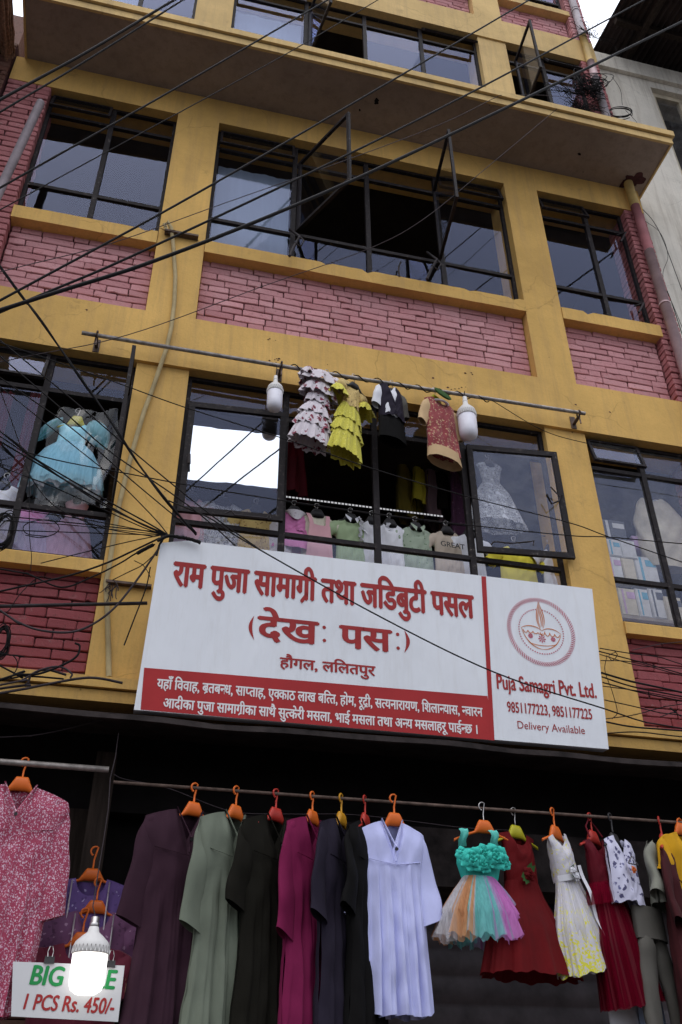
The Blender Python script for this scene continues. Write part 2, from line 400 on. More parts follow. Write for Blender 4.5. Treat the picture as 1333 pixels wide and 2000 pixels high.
pier(4.18, XR, 9.93, 12.178, 'pier_brick', 'l')
pier(4.18, XR, 12.652, 14.88, 'pink_brick', 'l')
# sills
def sill(x0, x1, z0, z1, y=-.012, m='yellow'):
    # a cast sill with a slightly broken, wavy arris
    mb = MB(); n = max(6, int((x1-x0)/.05)); prof = [(y, z0), (y-.002, z1-.012), (y+.012, z1), (.30, z1+.012), (.30, z0)]
    rows = []
    for i in range(n+1):
        x = x0+(x1-x0)*i/n; k = rnd.uniform(-.003, .003); d = rnd.uniform(.01, .022) if rnd.random() < .06 else 0
        rows.append([(x, py+(k if a < 3 else 0)+(d*.5 if a in (1, 2) else 0), pz+(k*.6 if a < 3 else 0)-(d if a in (1, 2) else 0)) for a, (py, pz) in enumerate(prof)])
    m_ = len(prof); vs = [p for r in rows for p in r]
    fs = [(i*m_+k, (i+1)*m_+k, (i+1)*m_+(k+1) % m_, i*m_+(k+1) % m_) for i in range(n) for k in range(m_)]
    fs += [tuple(range(m_-1, -1, -1)), tuple(n*m_+k for k in range(m_))]
    fs = [tuple(reversed(f)) for f in fs]
    mb.add(vs, fs); return mb.build('window_sill', M[m], B)
for x0, x1 in ((-1.388, -.274), (.108, 2.887), (3.238, 4.195)): sill(x0, x1, 7.585, 7.735)
for x0, x1 in ((-1.745, -.274), (.108, 2.887), (3.238, 4.195)): sill(x0, x1, 4.53, 4.625, .012)
for x0, x1 in ((-1.388, -.274), (.108, 2.887), (3.238, 4.195)): sill(x0, x1, 13.19, 13.30, m='yellow_pale')
for x0, x1 in ((-1.388, -.274), (.108, 2.887), (3.238, 4.195)): sill(x0, x1, 10.5, 10.6, m='yellow_pale')
for x0, x1 in ((-1.38, -.272), (.107, 2.888), (3.237, 4.17)):
    part('wall', (x0, .1, 9.93), (x1, .34, 10.49), 'yellow_pale')

# the concrete canopy slab with its stepped fascia
s = MB(); s.box((-1.66, -.558, 9.76), (4.455, .34, 9.90), 0)
s.box((-1.68, -.585, 9.748), (4.475, -.56, 9.835), 1); s.box((-1.70, -.612, 9.845), (4.497, -.56, 9.925), 1)
s.box((4.457, -.559, 9.748), (4.475, .3, 9.835), 1); s.box((4.457, -.559, 9.845), (4.497, .3, 9.925), 1)
s.box((-1.68, -.559, 9.748), (-1.662, .3, 9.835), 1); s.box((-1.70, -.559, 9.845), (-1.662, .3, 9.925), 1)
s.box((-1.68, -.57, 9.836), (4.475, -.56, 9.844), 2)
slab = s.build('canopy_slab', [M['soffit'], M['yellow_pale'], M['mortar']], B)
def blotch(c, r, z, mat, name, seed, el=1.0):
    q = random.Random(seed); mb = MB(); n = 40; f = [q.uniform(0, 6) for _ in range(4)]
    rr = [r*(.85+.22*math.sin(2*a+f[0])+.14*math.sin(5*a+f[1])+.06*math.sin(11*a+f[2])+q.uniform(-.04, .04)) for a in [2*math.pi*i/n for i in range(n)]]
    pts = [(c[0]+math.cos(2*math.pi*i/n)*rr[i]*el, c[1]+math.sin(2*math.pi*i/n)*rr[i], z) for i in range(n)]
    mb.add(pts, [tuple(reversed(range(n)))]); return mb.build(name, M[mat], slab)
for i, (px, py, r) in enumerate(((736, 198, .03), (1132, 301, .018), (703, 215, .012))):
    p = H(px, py, 9.757); blotch(p, r, 9.757, 'dark', 'weep_hole', i)
p = H(1232, 352, 9.757); blotch((p.x+.03, p.y), .115, 9.757, 'mortar', 'broken_plaster', 9)

# chipped anchor holes in the plaster
q_ = random.Random(12)
for px, py, n_ in ((528, 663, 3), (541, 697, 3), (533, 705, 3), (866, 770, 2), (885, 759, 4), (899, 757, 3), (912, 727, 4), (846, 738, 1), (870, 786, 1), (640, 712, 1), (170, 605, 1), (1125, 790, 1), (1192, 805, 1)):
    mb = MB(); o = P(px, py, -.0015)
    for i in range(n_):
        c0 = o+Vector((q_.uniform(-.05, .05), 0, q_.uniform(-.02, .02)))*(1 if n_ > 1 else 0); r = q_.uniform(.004, .010); m_ = 11; b0 = len(mb.v)
        mb.v += [c0+Vector((math.cos(2*math.pi*k/m_)*r*q_.uniform(.6, 1.3), 0, math.sin(2*math.pi*k/m_)*r*q_.uniform(.5, 1.0))) for k in range(m_)]; mb.f.append([b0+k for k in reversed(range(m_))]); mb.m.append(0); mb.s.append(False)
    mb.build('anchor_hole', M['mortar'], B)
# rooms behind the windows
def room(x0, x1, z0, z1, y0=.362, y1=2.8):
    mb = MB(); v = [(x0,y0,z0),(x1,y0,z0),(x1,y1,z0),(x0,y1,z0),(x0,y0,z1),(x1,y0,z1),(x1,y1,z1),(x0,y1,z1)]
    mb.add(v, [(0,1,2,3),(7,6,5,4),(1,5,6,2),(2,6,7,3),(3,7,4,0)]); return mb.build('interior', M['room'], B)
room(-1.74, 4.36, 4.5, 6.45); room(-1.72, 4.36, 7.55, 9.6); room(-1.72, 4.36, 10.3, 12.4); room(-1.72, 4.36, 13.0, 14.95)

# ------------------------------------------------------------------ steel windows
FY0, FY1 = .085, .118
def bar(mb, p, q, w, d, nrm, mi=0):
    # flat steel bar from p to q, width w in the pane's plane, depth d along nrm
    p, q, nrm = Vector(p), Vector(q), Vector(nrm); t_ = (q-p).normalized(); a = t_.cross(nrm).normalized()*w
    return mb.obox(p-a/2-nrm*d/2, q-p, a, nrm*d, mi)
def leaf(o, ex, ez, w, h, parent, name='sash', glass='glass', film=None, bw=.03, stay=None):
    # a framed leaf in the plane spanned by unit vectors ex, ez from its lower hinge corner o
    o, ex, ez = Vector(o), Vector(ex).normalized(), Vector(ez).normalized(); n = ex.cross(ez).normalized(); mb = MB()
    c = lambda a, b, k=0: o+ex*a+ez*b+n*k
    bar(mb, c(0, bw/2), c(w, bw/2), bw, .026, n); bar(mb, c(0, h-bw/2), c(w, h-bw/2), bw, .026, n)
    bar(mb, c(bw/2, bw), c(bw/2, h-bw), bw, .024, n); bar(mb, c(w-bw/2, bw), c(w-bw/2, h-bw), bw, .024, n)
    g0, g1, f0, f1 = bw*.8, w-bw*.8, bw*.8, h-bw*.8
    if film:
        a, b = f0+film[0]*(f1-f0), f0+film[1]*(f1-f0)
        mb.add([c(g0, f0), c(g1, f0), c(g1, a), c(g0, a)], [(0,1,2,3)], 1)
        mb.add([c(g0, b), c(g1, b), c(g1, f1), c(g0, f1)], [(0,1,2,3)], 1)
        # silver film with ragged edges
        k = 14; q = random.Random(4)
        lo = [c(g0+(g1-g0)*i/k, a+q.uniform(-.006, .006)) for i in range(k+1)]; hi = [c(g0+(g1-g0)*i/k, b+q.uniform(-.006, .006)) for i in range(k+1)]
        mb.add(lo+hi, [(i, i+1, k+2+i, k+1+i) for i in range(k)], 2)
    else: mb.add([c(g0, f0), c(g1, f0), c(g1, f1), c(g0, f1)], [(0,1,2,3)], 1)
    ob = mb.build(name, [M['chip'], M[glass], M['film']], parent)
    return ob
def window(x0, x1, z0, z1, mull, tr, lt, cells, glass='glass'):
    fr = MB(); fw = .03
    fr.box((x0, FY0, z0), (x0+fw, FY1, z1)); fr.box((x1-fw, FY0, z0), (x1, FY1, z1))
    fr.box((x0+fw, FY0, z1-fw), (x1-fw, FY1, z1)); fr.box((x0+fw, FY0, z0), (x1-fw, FY1, z0+fw))
    xs = [x0]+list(mull)+[x1]
    for m_ in mull: fr.box((m_-.021, FY0-.003, z0+fw), (m_+.021, FY1+.003, z1-fw))
    ed = []
    for i in range(len(xs)-1):
        a = xs[i]+(fw if i == 0 else .021); b = xs[i+1]-(fw if i == len(xs)-2 else .021); ed.append((a, b))
        for zz in (tr, lt): fr.box((a, FY0, zz-.017), (b, FY1, zz+.017))
    w = fr.build('window', M['chip'], B)
    rows = [(z0+fw, lt-.017), (lt+.017, tr-.017), (tr+.017, z1-fw)]
    for r, (c, d) in enumerate(rows):
        pm = MB()
        for i, (a, b) in enumerate(ed):
            st = cells.get((i, r), 'glass')
            if st == 'glass':
                tl = rnd.uniform(-.004, .004); tt = rnd.uniform(-.003, .003)
                pm.add([(a, .102+tl, c), (b, .102-tl, c), (b, .102-tl+tt, d), (a, .102+tl+tt, d)], [(0,1,2,3)])
            elif pm.v: pm.build('pane', M[glass], w); pm = MB()
            if isinstance(st, tuple) and st[0] == 'vent':
                an = R(st[1]); hh = d-c+.02
                up = Vector((0, math.sin(an), math.cos(an))); top = Vector((a-.006, FY0-.016, d+.006))
                leaf(top-up*hh, (1, 0, 0), up, b-a+.012, hh, w, 'fanlight', glass, bw=.022)
        if pm.v: pm.build('pane', M[glass], w)
    return w
V = ('vent', 14)
w3l = window(-1.388, -.272, 7.745, 9.398, [-.83], 9.14, 8.14, {(0, 2): V})
w3m = window(.107, 2.888, 7.745, 9.398, [.838, 1.52, 2.205], 9.14, 8.14, {(0, 2): ('vent', 9), (1, 1): 'none', (2, 1): 'none', (3, 2): V})
w3r = window(3.237, 4.178, 7.745, 9.398, [3.77], 9.12, 8.12, {(0, 2): ('vent', 16)})
leaf((.872, .07, 8.16), (1.198-.872, -.539-.07, 0), (0, 0, 1), .69, .97, w3m)
leaf((2.175, .07, 8.16), (2.10-2.175, -.60-.07, 0), (0, 0, 1), .66, .97, w3m)
w2l = window(-1.74, -.272, 4.637, 6.308, [-1.36, -.85], 5.98, 5.0, {(2, 1): 'none', (1, 2): ('vent', 14)}, 'glass_clear')
leaf((-.298, .07, 5.0), (.016, -.47, 0), (0, 0, 1), .50, 1.03, w2l)
w2m = window(.107, 2.888, 4.637, 6.308, [.84, 1.51, 2.20], 6.03, 5.03, {(0, 1): 'none', (1, 1): 'none', (2, 1): 'none', (3, 1): 'none'}, 'glass_clear')
lf = leaf((.135, .066, 5.085), (.70, -.04, 0), (0, 0, 1), .70, .955, w2m, 'sash', 'glass_clear', film=(.27, .80), bw=.044)
rs = leaf((2.222, .055, 5.065), (.70, -.067, 0), (0, 0, 1), .71, .96, w2m, 'sash', 'glass_dirty', bw=.044)
w2r = window(3.237, 4.178, 4.637, 6.308, [3.72], 6.02, 5.01, {(0, 2): ('vent', 14)}, 'glass_dirty')
w4l = window(-1.388, -.272, 10.61, 12.178, [-.83], 11.93, 10.95, {})
w4m = window(.107, 2.888, 10.61, 12.178, [.90, 1.56, 2.215], 11.95, 10.95, {(0, 2): ('vent', 20), (1, 1): 'none', (3, 2): ('vent', 26)})
leaf((.93, .07, 10.97), (.10, -.6, 0), (0, 0, 1), .62, .95, w4m)
w4r = window(3.237, 4.178, 10.61, 12.178, [3.71], 11.93, 10.95, {(0, 1): 'none', (1, 2): ('vent', 22)})
leaf((3.345, .07, 10.95), (-.025, -.48, 0), (0, 0, 1), .49, .97, w4r)
w5r = window(3.237, 4.178, 13.31, 14.88, [3.71], 14.6, 13.62, {})
w5m = window(.107, 2.888, 13.31, 14.88, [.90, 1.56, 2.215], 14.6, 13.62, {})
w5l = window(-1.388, -.272, 13.31, 14.88, [-.83], 14.6, 13.62, {})
# casement stays (bent flat hooks) and latches
def hook(pts, parent, r=.008, name='stay'):
    mb = MB(); mb.tube(pts, r, 5); return mb.build(name, M['steel'], parent)
hook([P(440, 1003, -.01), P(452, 997, -.03), P(459, 1006, -.03), P(500, 1010, -.02), P(522, 1012, -.02), P(526, 1004, -.02), P(529, 1013, -.02)], lf, .006)
hook([P(960, 1064, -.03), P(965, 1058, -.05), P(1000, 1061, -.05), P(1035, 1058, -.05), P(1043, 1056, -.05), P(1042, 1065, -.05)], rs, .006)
hook([P(1068, 966, -.06), P(1078, 984, -.06), P(1092, 978, -.04), P(1098, 968, -.04)], rs, .007, 'latch'); hook([P(1076, 951, -.06), P(1094, 970, -.04)], rs, .005, 'latch')
hook([P(366, 892, .03), P(370, 888, .02), P(370, 905, .02)], lf, .012, 'latch')
for px, py in ((848, 505), (580, 460)):
    hook([P(px-14, py-12, .05), P(px+6, py+2, .0), P(px-6, py+22, -.05), P(px-14, py+40, -.09)], w3m, .013)
    hook([P(px+6, py+2, .0), P(px+14, py+10, -.06), P(px+8, py+22, -.06), P(px-4, py+14, -.04)], w3m, .008)
hook([P(783, 512, .05), P(779, 523, .0), P(780, 540, -.02)], w3m, .008)
for px, py in ((1252, 598), (1217, 460)): hook([P(px-12, py, .07), P(px+6, py-6, .0), P(px-4, py+12, .0)], w3r, .010)

# ------------------------------------------------------------------ pipes, conduit, small iron on the facade
dx = P(1249, 430, -.065).x
d = MB()
d.tube([(dx, -.065, 9.757), (dx, -.065, 9.38)], .046, 14, 1); d.tube([(dx, -.065, 9.38), (dx+.005, -.065, 8.7)], .0455, 14, 2)
d.tube([(dx+.005, -.065, 8.7), (dx+.01, -.065, 3.5)], .046, 14, 0)
for zz in (7.95, 5.2): d.tube([(dx, -.065, zz), (dx, -.065, zz+.03)], .052, 14, 0)
dp = d.build('drainpipe', [M['pvc_pink'], M['pvc_yellow'], M['pvc_red']], B)
d = MB(); d.tube([(dx-.003, -.045, 9.925), (dx-.002, -.045, 11.75)], .043, 14, 0); d.tube([(dx-.002, -.045, 11.75), (dx, -.045, 12.1)], .0435, 14, 2)
d.tube([(dx, -.045, 12.1), (dx, -.045, 12.68)], .043, 14, 1); d.tube([(dx, -.045, 12.68), (dx+.003, -.045, 14.7)], .043, 14, 0); d.tube([(dx, -.045, 13.25), (dx, -.045, 13.3)], .05, 14, 0)
d.build('drainpipe', [M['pvc_grey'], M['pvc_yellow'], M['pvc_pink']], B)
c = MB(); cp = [(327, 452, -.03), (322, 438, -.035), (328, 433, -.04), (335, 445, -.03), (339, 480, -.02), (343, 540, -.018), (341, 590, -.018), (335, 640, -.018), (326, 680, -.018), (317, 705, -.01), (302, 750, .012), (283, 800, .012), (268, 850, .012), (254, 900, .012), (243, 945, .012), (231, 995, .012), (221, 1060, .012), (213, 1110, .012), (207, 1140, .012), (210, 1190, .012), (212, 1260, .012), (213, 1322, .012)]
c.tube([P(*k) for k in cp], .0165, 8)
cnd = c.build('conduit', M['conduit'], B)
k = MB(); a = P(322, 457, 0); b = P(388, 462, 0); k.box((a.x, -.05, a.z-.012), (b.x, -.001, a.z+.008)); k.build('iron_bracket', M['rust'], B)
a = P(207, 1139, .03); b = P(297, 1141, .03); k = MB(); k.box((a.x, -.01, a.z-.01), (b.x, .029, a.z+.006)); k.build('iron_bracket', M['rust'], B)

# ------------------------------------------------------------------ shop front under the sign
aw = MB(); n = 60
def awz(u): return 3.483+.006*math.sin(u*23)+.004*math.sin(u*61+1)
aw.grid(lambda u, v: (-3.2+7.8*u, -.37+.72*v, awz(u)-(1-v)*.0+.16*v), n, 4, 0)
aw.grid(lambda u, v: (-3.2+7.8*u, -.372+.02*v, awz(u)-.028-.0*v), n, 1, 0)
aw.grid(lambda u, v: (-3.2+7.8*u, -.372-.004*math.sin(u*90), awz(u)-.028+.030*v), n, 1, 0)
aw.grid(lambda u, v: (-3.2+7.8*u, -.352, awz(u)-.028+.030*v), n, 1, 0)
aw.build('awning_sheet', M['awning'], B)
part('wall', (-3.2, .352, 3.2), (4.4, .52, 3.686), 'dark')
sh = MB()
def slat(u, v): return (.42+3.9*u, .50-.026*abs(math.sin(v*38*math.pi/2*2/2)), .15+2.72*v)
sh.grid(slat, 1, 38*6, 0)
sh.build('roller_shutter', M['shutter'], B)
k = MB(); k.box((.36, .22, 2.86), (4.36, .49, 3.19)); k.box((.36, .205, 2.86), (4.36, .219, 2.90)); k.build('shutter_box', M['awning'], B)
for x0, x1 in ((.26, .41), (4.33, 4.40)): part('shutter_rail', (x0, .30, 0.14), (x1, .52, 3.19), 'wood')
part('post', (-.14, .10, .14), (-.03, .24, 3.45), 'wood')
k = MB()
for i in range(11): k.box((-1.72+.145*i, .30+rnd.uniform(0, .008), 2.55+rnd.uniform(0, .01)), (-1.72+.145*i+.138, .34, 3.19))
k.build('wood_panelling', M['wood'], B)
brick_panel(-1.75, -.15, .15, 2.5, .34, 'raw_brick', 'brick_panel', depth=.05)
part('ledge', (-1.75, .27, 2.505), (-.15, .45, 2.545), 'grey_plaster')
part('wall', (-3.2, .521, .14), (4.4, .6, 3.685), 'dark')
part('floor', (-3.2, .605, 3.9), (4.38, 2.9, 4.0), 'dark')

# ------------------------------------------------------------------ right neighbour: plastered wall under a corrugated roof
N = thing('plaster_building', (6.2, 1, 0), 'grey white plastered building with peeling wall and dark corrugated roof beside the yellow one', 'building')
NX0, NX1, NY = 4.425, 8.6, .16
nw = MB()
wx0, wx1, wz0, wz1 = 5.19, 6.1, 10.45, 12.28
for a, b in (((NX0, NY, 0), (wx0, NY+2.5, 12.72)), ((wx1, NY, 0), (NX1, NY+2.5, 12.72)), ((wx0, NY, 0), (wx1, NY+2.5, wz0)), ((wx0, NY, wz1), (wx1, NY+2.5, 12.72))): nw.box(a, b)
nw.build('wall', M['grey_plaster'], N)
nb = MB(); nb.box((NX0, NY-.05, 12.42), (NX1, NY-.002, 12.72)); nb.build('cornice', M['grey_plaster'], N)
wf = MB(); q = NY+.06
for a, b in (((wx0, q, wz0), (wx0+.08, q+.06, wz1)), ((wx1-.08, q, wz0), (wx1, q+.06, wz1)), ((wx0+.08, q, wz1-.08), (wx1-.08, q+.06, wz1)), ((wx0+.08, q, wz0), (wx1-.08, q+.06, wz0+.08)), ((wx0+.40, q+.004, wz0+.08), (wx0+.47, q+.056, wz1-.08))): wf.box(a, b)
wf = wf.build('window', M['cream_wood'], N)
pm = MB(); pm.add([(wx0+.08, q+.03, wz0+.08), (wx1-.08, q+.03, wz0+.08), (wx1-.08, q+.03, wz1-.08), (wx0+.08, q+.03, wz1-.08)], [(0,1,2,3)]); pm.build('pane', M['glass_dirty'], wf)
pm = MB(); pm.box((wx0+.01, q+.3, wz0), (wx1-.01, q+.32, wz1)); pm.build('interior', M['room'], N)
rf = MB(); rz = 12.86
def roof(u, v): return (4.62+4.2*u, 2.4-4.0*v, rz+.55-.62*v+.022*math.sin(u*4.2*2*math.pi/.075))
rf.grid(roof, 56*6, 6, 0)
rfo = rf.build('roof', M['roof_sheet'], N)
for yy in (-1.2, -.2, .8):
    k = MB(); zz = rz+.55-.62*((2.4-yy)/4.0)-.09; k.box((4.66, yy-.03, zz-.04), (8.7, yy+.03, zz+.05)); k.build('purlin', M['wood'], N)
for xx in (5.0, 6.4, 7.8):
    k = MB(); k.obox((xx, -1.3, rz-.20), (.06, 0, 0), (0, 3.6, .55), (0, 0, .07)); k.build('rafter', M['wood'], N)

# ------------------------------------------------------------------ left neighbour: raw brick corner and dark timber eaves
L = thing('brick_building', (-2.6, 1, 0), 'old raw brick building with dark timber eaves at the left edge', 'building')
brick_panel(-3.4, -1.765, 8.2, 9.9, -.03, 'raw_brick', 'brick_wall', L, depth=2.0)
k = MB(); k.box((-3.4, -.035, 3.7), (-1.765, 2, 8.19)); k.box((-3.4, -.01, 9.91), (-1.765, 2, 10.4)); k.build('wall', M['raw_brick'], L)
k = MB(); k.box((-3.4, -1.5, 9.66), (-1.86, -.04, 9.72)); k.box((-3.4, -1.5, 9.722), (-1.80, 1.9, 9.9)); k.build('roof', M['dark'], L)
k = MB()
for i in range(9):
    x = -1.862+.013*i; z0 = 9.52+.02*abs(i-4)+rnd.uniform(0, .03); w = .011
    ks = 26
    for dz in (0,):
        pts = [(x+rnd.uniform(-.003, .003), -.045-1.4*j/ks, z0+.06+rnd.uniform(-.012, .012)) for j in range(ks+1)]
        k.tube(pts, [rnd.uniform(.009, .017) for _ in pts], 6)
k.build('eave_board', M['old_wood'], L)
k = MB(); k.box((-2.4, -.09, 8.4), (-1.80, -.045, 9.3)); k.build('plank', M['old_wood'], L)
# the stub of a thick grey pipe leaning in front of the brick pier
a, b = P(80, 200, -.32), P(-60, 500, -.42)
pp = MB(); pp.tube([b, b.lerp(a, .5), b.lerp(a, .985), a, a+(a-b).normalized()*.012], [.034, .034, .034, .032, .018], 16)
tag(pp.build('pipe', M['pvc_stub']), 'thick grey plastic pipe with rounded end leaning before the left brick pier', 'pipe')

M['pale_curtain'] = simple('pale_curtain', (.19, .24, .33), .9, .08, 5, .2, 9, stretch=(9, 1, .3))
for (x0, x1, z0, z1, lab) in ((.15, .82, 7.76, 9.1, 'pale blue curtain behind the left pane of the middle window under the cornice'), (.15, .87, 10.62, 11.9, 'pale blue curtain behind the left pane of the wide top floor window'), (-1.35, -.86, 10.62, 11.9, 'pale blue curtain in the top floor window at the far left')):
    k = MB(); k.grid(lambda u, v: (x0+(x1-x0)*u, .24+.005*math.sin(u*17)+.002*math.sin(u*53+v*2), z0+(z1-z0)*v), 70, 4)
    tag(k.build('curtain', M['pale_curtain']), lab, 'curtain', 'pale curtains on the upper floors')
# ------------------------------------------------------------------ lettering from outline fonts
_gc = {}
def glyph(ch, off=0.0, shear=0.0):
    key = ch
    if key not in _gc:
        def ev(s, o_):
            cu = bpy.data.curves.new('t', 'FONT'); cu.body = s; cu.size = 1; cu.offset = o_; cu.resolution_u = 4
            ob = bpy.data.objects.new('t', cu); COL.objects.link(ob); dg = bpy.context.evaluated_depsgraph_get()
            e = ob.evaluated_get(dg); me = e.to_mesh()
            r = ([(v.co.x, v.co.y) for v in me.vertices], [list(p.vertices) for p in me.polygons]); e.to_mesh_clear()
            bpy.data.objects.remove(ob); bpy.data.curves.remove(cu); return r
        wd = lambda s: max(x for x, _ in ev(s, 0)[0])
        vs, fs = ev(ch, 0)
        adv = wd(ch+'ण')-wd('ण') if ord(ch[0]) >= 0x900 else wd(ch+'I')-wd('I')
        _gc[key] = (vs, fs, adv)
    return _gc[key]
def clip(vs, fs, xmax):                 # keep the part of a glyph left of xmax (half forms lose their stem)
    ov, of = [], []
    for f in fs:
        p = [vs[i] for i in f]; q = []
        for i in range(len(p)):
            a, b = p[i-1], p[i]
            if (a[0] <= xmax) != (b[0] <= xmax):
                k = (xmax-a[0])/(b[0]-a[0]); q.append((xmax, a[1]+(b[1]-a[1])*k))
            if b[0] <= xmax: q.append(b)
        if len(q) > 2: of.append(list(range(len(ov), len(ov)+len(q)))); ov += q
    return ov, of
def layout(tokens, off):
    # tokens: visual order; ('h', c, cut) half form; ('r',) subscript ra stroke; plain strings
    V_, F_, x = [], [], 0.0
    def put(vs, fs, dx=0, dy=0):
        b = len(V_); V_.extend((vx+dx, vy+dy) for vx, vy in vs); F_.extend([i+b for i in f] for f in fs)
    last = 0
    for tk in tokens:
        if tk == ' ': x += .27; continue
        if isinstance(tk, tuple):
            if tk[0] == 'h':
                vs, fs, adv = glyph(tk[1], off); cut = tk[2]; put(*clip(vs, fs, cut), dx=x); last = x; x += cut-.01
            elif tk[0] == 'r':          # slanted ra stroke at the foot of the stem
                s0 = x-tk[1]; w = .075+off
                put([(s0-.24, -.03), (s0-.22, -.10), (s0, .10), (s0, .19)], [[0, 1, 2, 3]])
        else:
            vs, fs, adv = glyph(tk, off); put(vs, fs, dx=x); last = x; x += adv
    return V_, F_, x
def text_mesh(tokens, off, box, frame, name, mat, parent, base, head, shear=0.0, thick=.002):
    """box: (x0, x1, z at font y=base, z at font y=head) on the board; frame: (origin, ex, ez, normal)"""
    V_, F_, _ = layout(tokens, off)
    a = min(p[0] for p in V_); b = max(p[0] for p in V_); o, ex, ez, nn = frame; mb = MB()
    for i, (ox, oy) in enumerate(((0, 0), (-off, 0), (off, 0), (0, -off*.6), (0, off*.6)) if off else ((0, 0),)):   # heavier strokes: the outline laid down again beside itself
        vs = []
        for x, y in V_:
            sx = box[0]+(x+ox+shear*y-a)/(b-a)*(box[1]-box[0]); sz = box[2]+(y+oy-base)/(head-base)*(box[3]-box[2])
            vs.append(o+ex*sx+ez*sz+nn*(thick+.00012*i))
        mb.add(vs, F_)
    return mb.build(name, M[mat], parent)
def dev(s):
    # split a visual-order string; ~X marks a half form of X, ^ a subscript ra under the previous letter
    cuts = {'न': .40, 'प': .40, 'क': .50, 'त': .36, 'ख': .5, 'ग': .36, 'ध': .42, 'म': .42, 'स': .48}
    out, i = [], 0
    while i < len(s):
        c = s[i]
        if c == '~': out.append(('h', s[i+1], cuts[s[i+1]])); i += 2; continue
        if c == '^': out.append(('r', .10)); i += 1; continue
        # keep below/above marks with their letter so that the font places them
        j = i+1
        while j < len(s) and s[j] in 'ुूेैँं': j += 1
        out.append(s[i:j]); i = j
    return out

# ------------------------------------------------------------------ the big shop sign
SY0, SY1 = -.38, -.47                    # foot and top lean forward
c_bl, c_br, c_tl, c_tr = P(262, 1386, SY0), P(1189.5, 1463, SY0), P(313, 1052, SY1), P(1156, 1150, SY1)
o_ = c_bl; ex = (c_br-c_bl).normalized(); ez = ((c_tl-c_bl)+(c_tr-c_br)); ez = (ez-ex*ez.dot(ex)).normalized(); nn = ex.cross(ez).normalized()
if nn.y > 0: nn = -nn
W_ = (c_br-c_bl).length; H_ = ((c_tl-c_bl).dot(ez)+(c_tr-c_br).dot(ez))/2
def SP(px, py, lift=0.0):               # photo pixel -> (sx, sz) on the sign face
    d = ray(px, py); q = CAM + d*((o_-CAM).dot(nn)/d.dot(nn)); return (q-o_).dot(ex), (q-o_).dot(ez)
S = thing('shop_sign', c_bl.lerp(c_br, .5), 'long white shop sign with red lettering, red band and oil lamp emblem', 'sign')
fr_ = (o_, ex, ez, nn)
corners = [SP(262, 1386), SP(1189.5, 1463), SP(1156, 1150), SP(344, 1053), SP(322, 1057), SP(312, 1070)]
def sheet(pts, lift, mat, name, parent=S, thick=None):
    mb = MB(); v = [o_+ex*x+ez*z+nn*lift for x, z in pts]; n = len(v)
    if thick:
        v2 = [p-nn*thick for p in v]; mb.add(v+v2, [tuple(range(n)), tuple(range(2*n-1, n-1, -1))]+[(i, n+i, n+(i+1) % n, (i+1) % n) for i in range(n)])
    else: mb.add(v, [tuple(range(n))])
    return mb.build(name, M[mat], parent)
# panel: a stretched flex sheet, very slightly buckled, over a frame
mb = MB(); q = corners
def panel(u, v):
    lo = (q[0][0]+(q[1][0]-q[0][0])*u, q[0][1]+(q[1][1]-q[0][1])*u); hi = (q[5][0]+.004+(q[2][0]-q[5][0])*u, q[3][1]+(q[2][1]-q[3][1])*u)
    x, z = lo[0]+(hi[0]-lo[0])*v, lo[1]+(hi[1]-lo[1])*v
    k = -(.035*max(0, 1-u*18)*max(0, (v-.9)*10))
    b = .0004*math.sin(u*9+v*3)*math.sin(v*5+u*2)
    return o_+ex*x+ez*(z+k)+nn*(b-.0006)
mb.grid(panel, 60, 20); mb.grid(lambda u, v: panel(u, 0)-nn*.07*v, 60, 1); mb.grid(lambda u, v: panel(u, 1)-nn*.07*v, 60, 1)
mb.grid(lambda u, v: panel(0, u)-nn*.07*v, 20, 1); mb.grid(lambda u, v: panel(1, u)-nn*.07*v, 20, 1)
mb.grid(lambda u, v: panel(u, v)-nn*.07, 20, 6)
mb.build('panel', M['sign'], S)
LIFT = .0006
sheet([SP(275, 1386), SP(966, 1446), SP(952.5, 1359.5), SP(282, 1304)], LIFT, 'sign_red', 'band')
sheet([SP(966.3, 1446.5), SP(958, 1445.8), SP(940.5, 1125.5), SP(949.5, 1126.2)][::-1], LIFT+.0005, 'sign_red', 'divider')
def line_box(l, r, bl, hl, br=None, hr=None):
    """l, r: px of the left and right ends; bl / hl: px on the foot and the head line"""
    x0, x1 = SP(*l)[0], SP(*r)[0]
    zb = SP(*bl)[1]; zh = SP(*hl)[1]
    if br: zb = (zb+SP(*br)[1])/2; zh = (zh+SP(*hr)[1])/2
    return (x0, x1, zb, zh)
T = lambda s, off, bx, nm, mat, base=0.0, head=.622, shear=0.0: text_mesh(dev(s), off, bx, fr_, nm, mat, S, base, head, shear, LIFT+.0010)
T('राम पुजा सामाग^ी तथा जिडबुटी पसल', .045, line_box((339, 1125), (925, 1185), (403, 1151), (408, 1105), (923, 1206), (925, 1166)), 'lettering', 'letter_red')
T('देख', .034, line_box((505, 1230), (621, 1235), (614, 1258), (620, 1216)), 'lettering', 'letter_red')
T('पस', .034, line_box((665, 1240), (764, 1250), (760, 1273), (763, 1232)), 'lettering', 'letter_red')
def disc(px, py, r, mat='letter_red', name='lettering', n=14):
    c = SP(px, py); return sheet([(c[0]+r*math.cos(-2*math.pi*i/n), c[1]+r*math.sin(-2*math.pi*i/n)) for i in range(n)][::-1], LIFT+.0010, mat, name)
for px, py in ((633.5, 1225.5), (634, 1251), (777, 1239), (778, 1266)): disc(px, py, .0105)
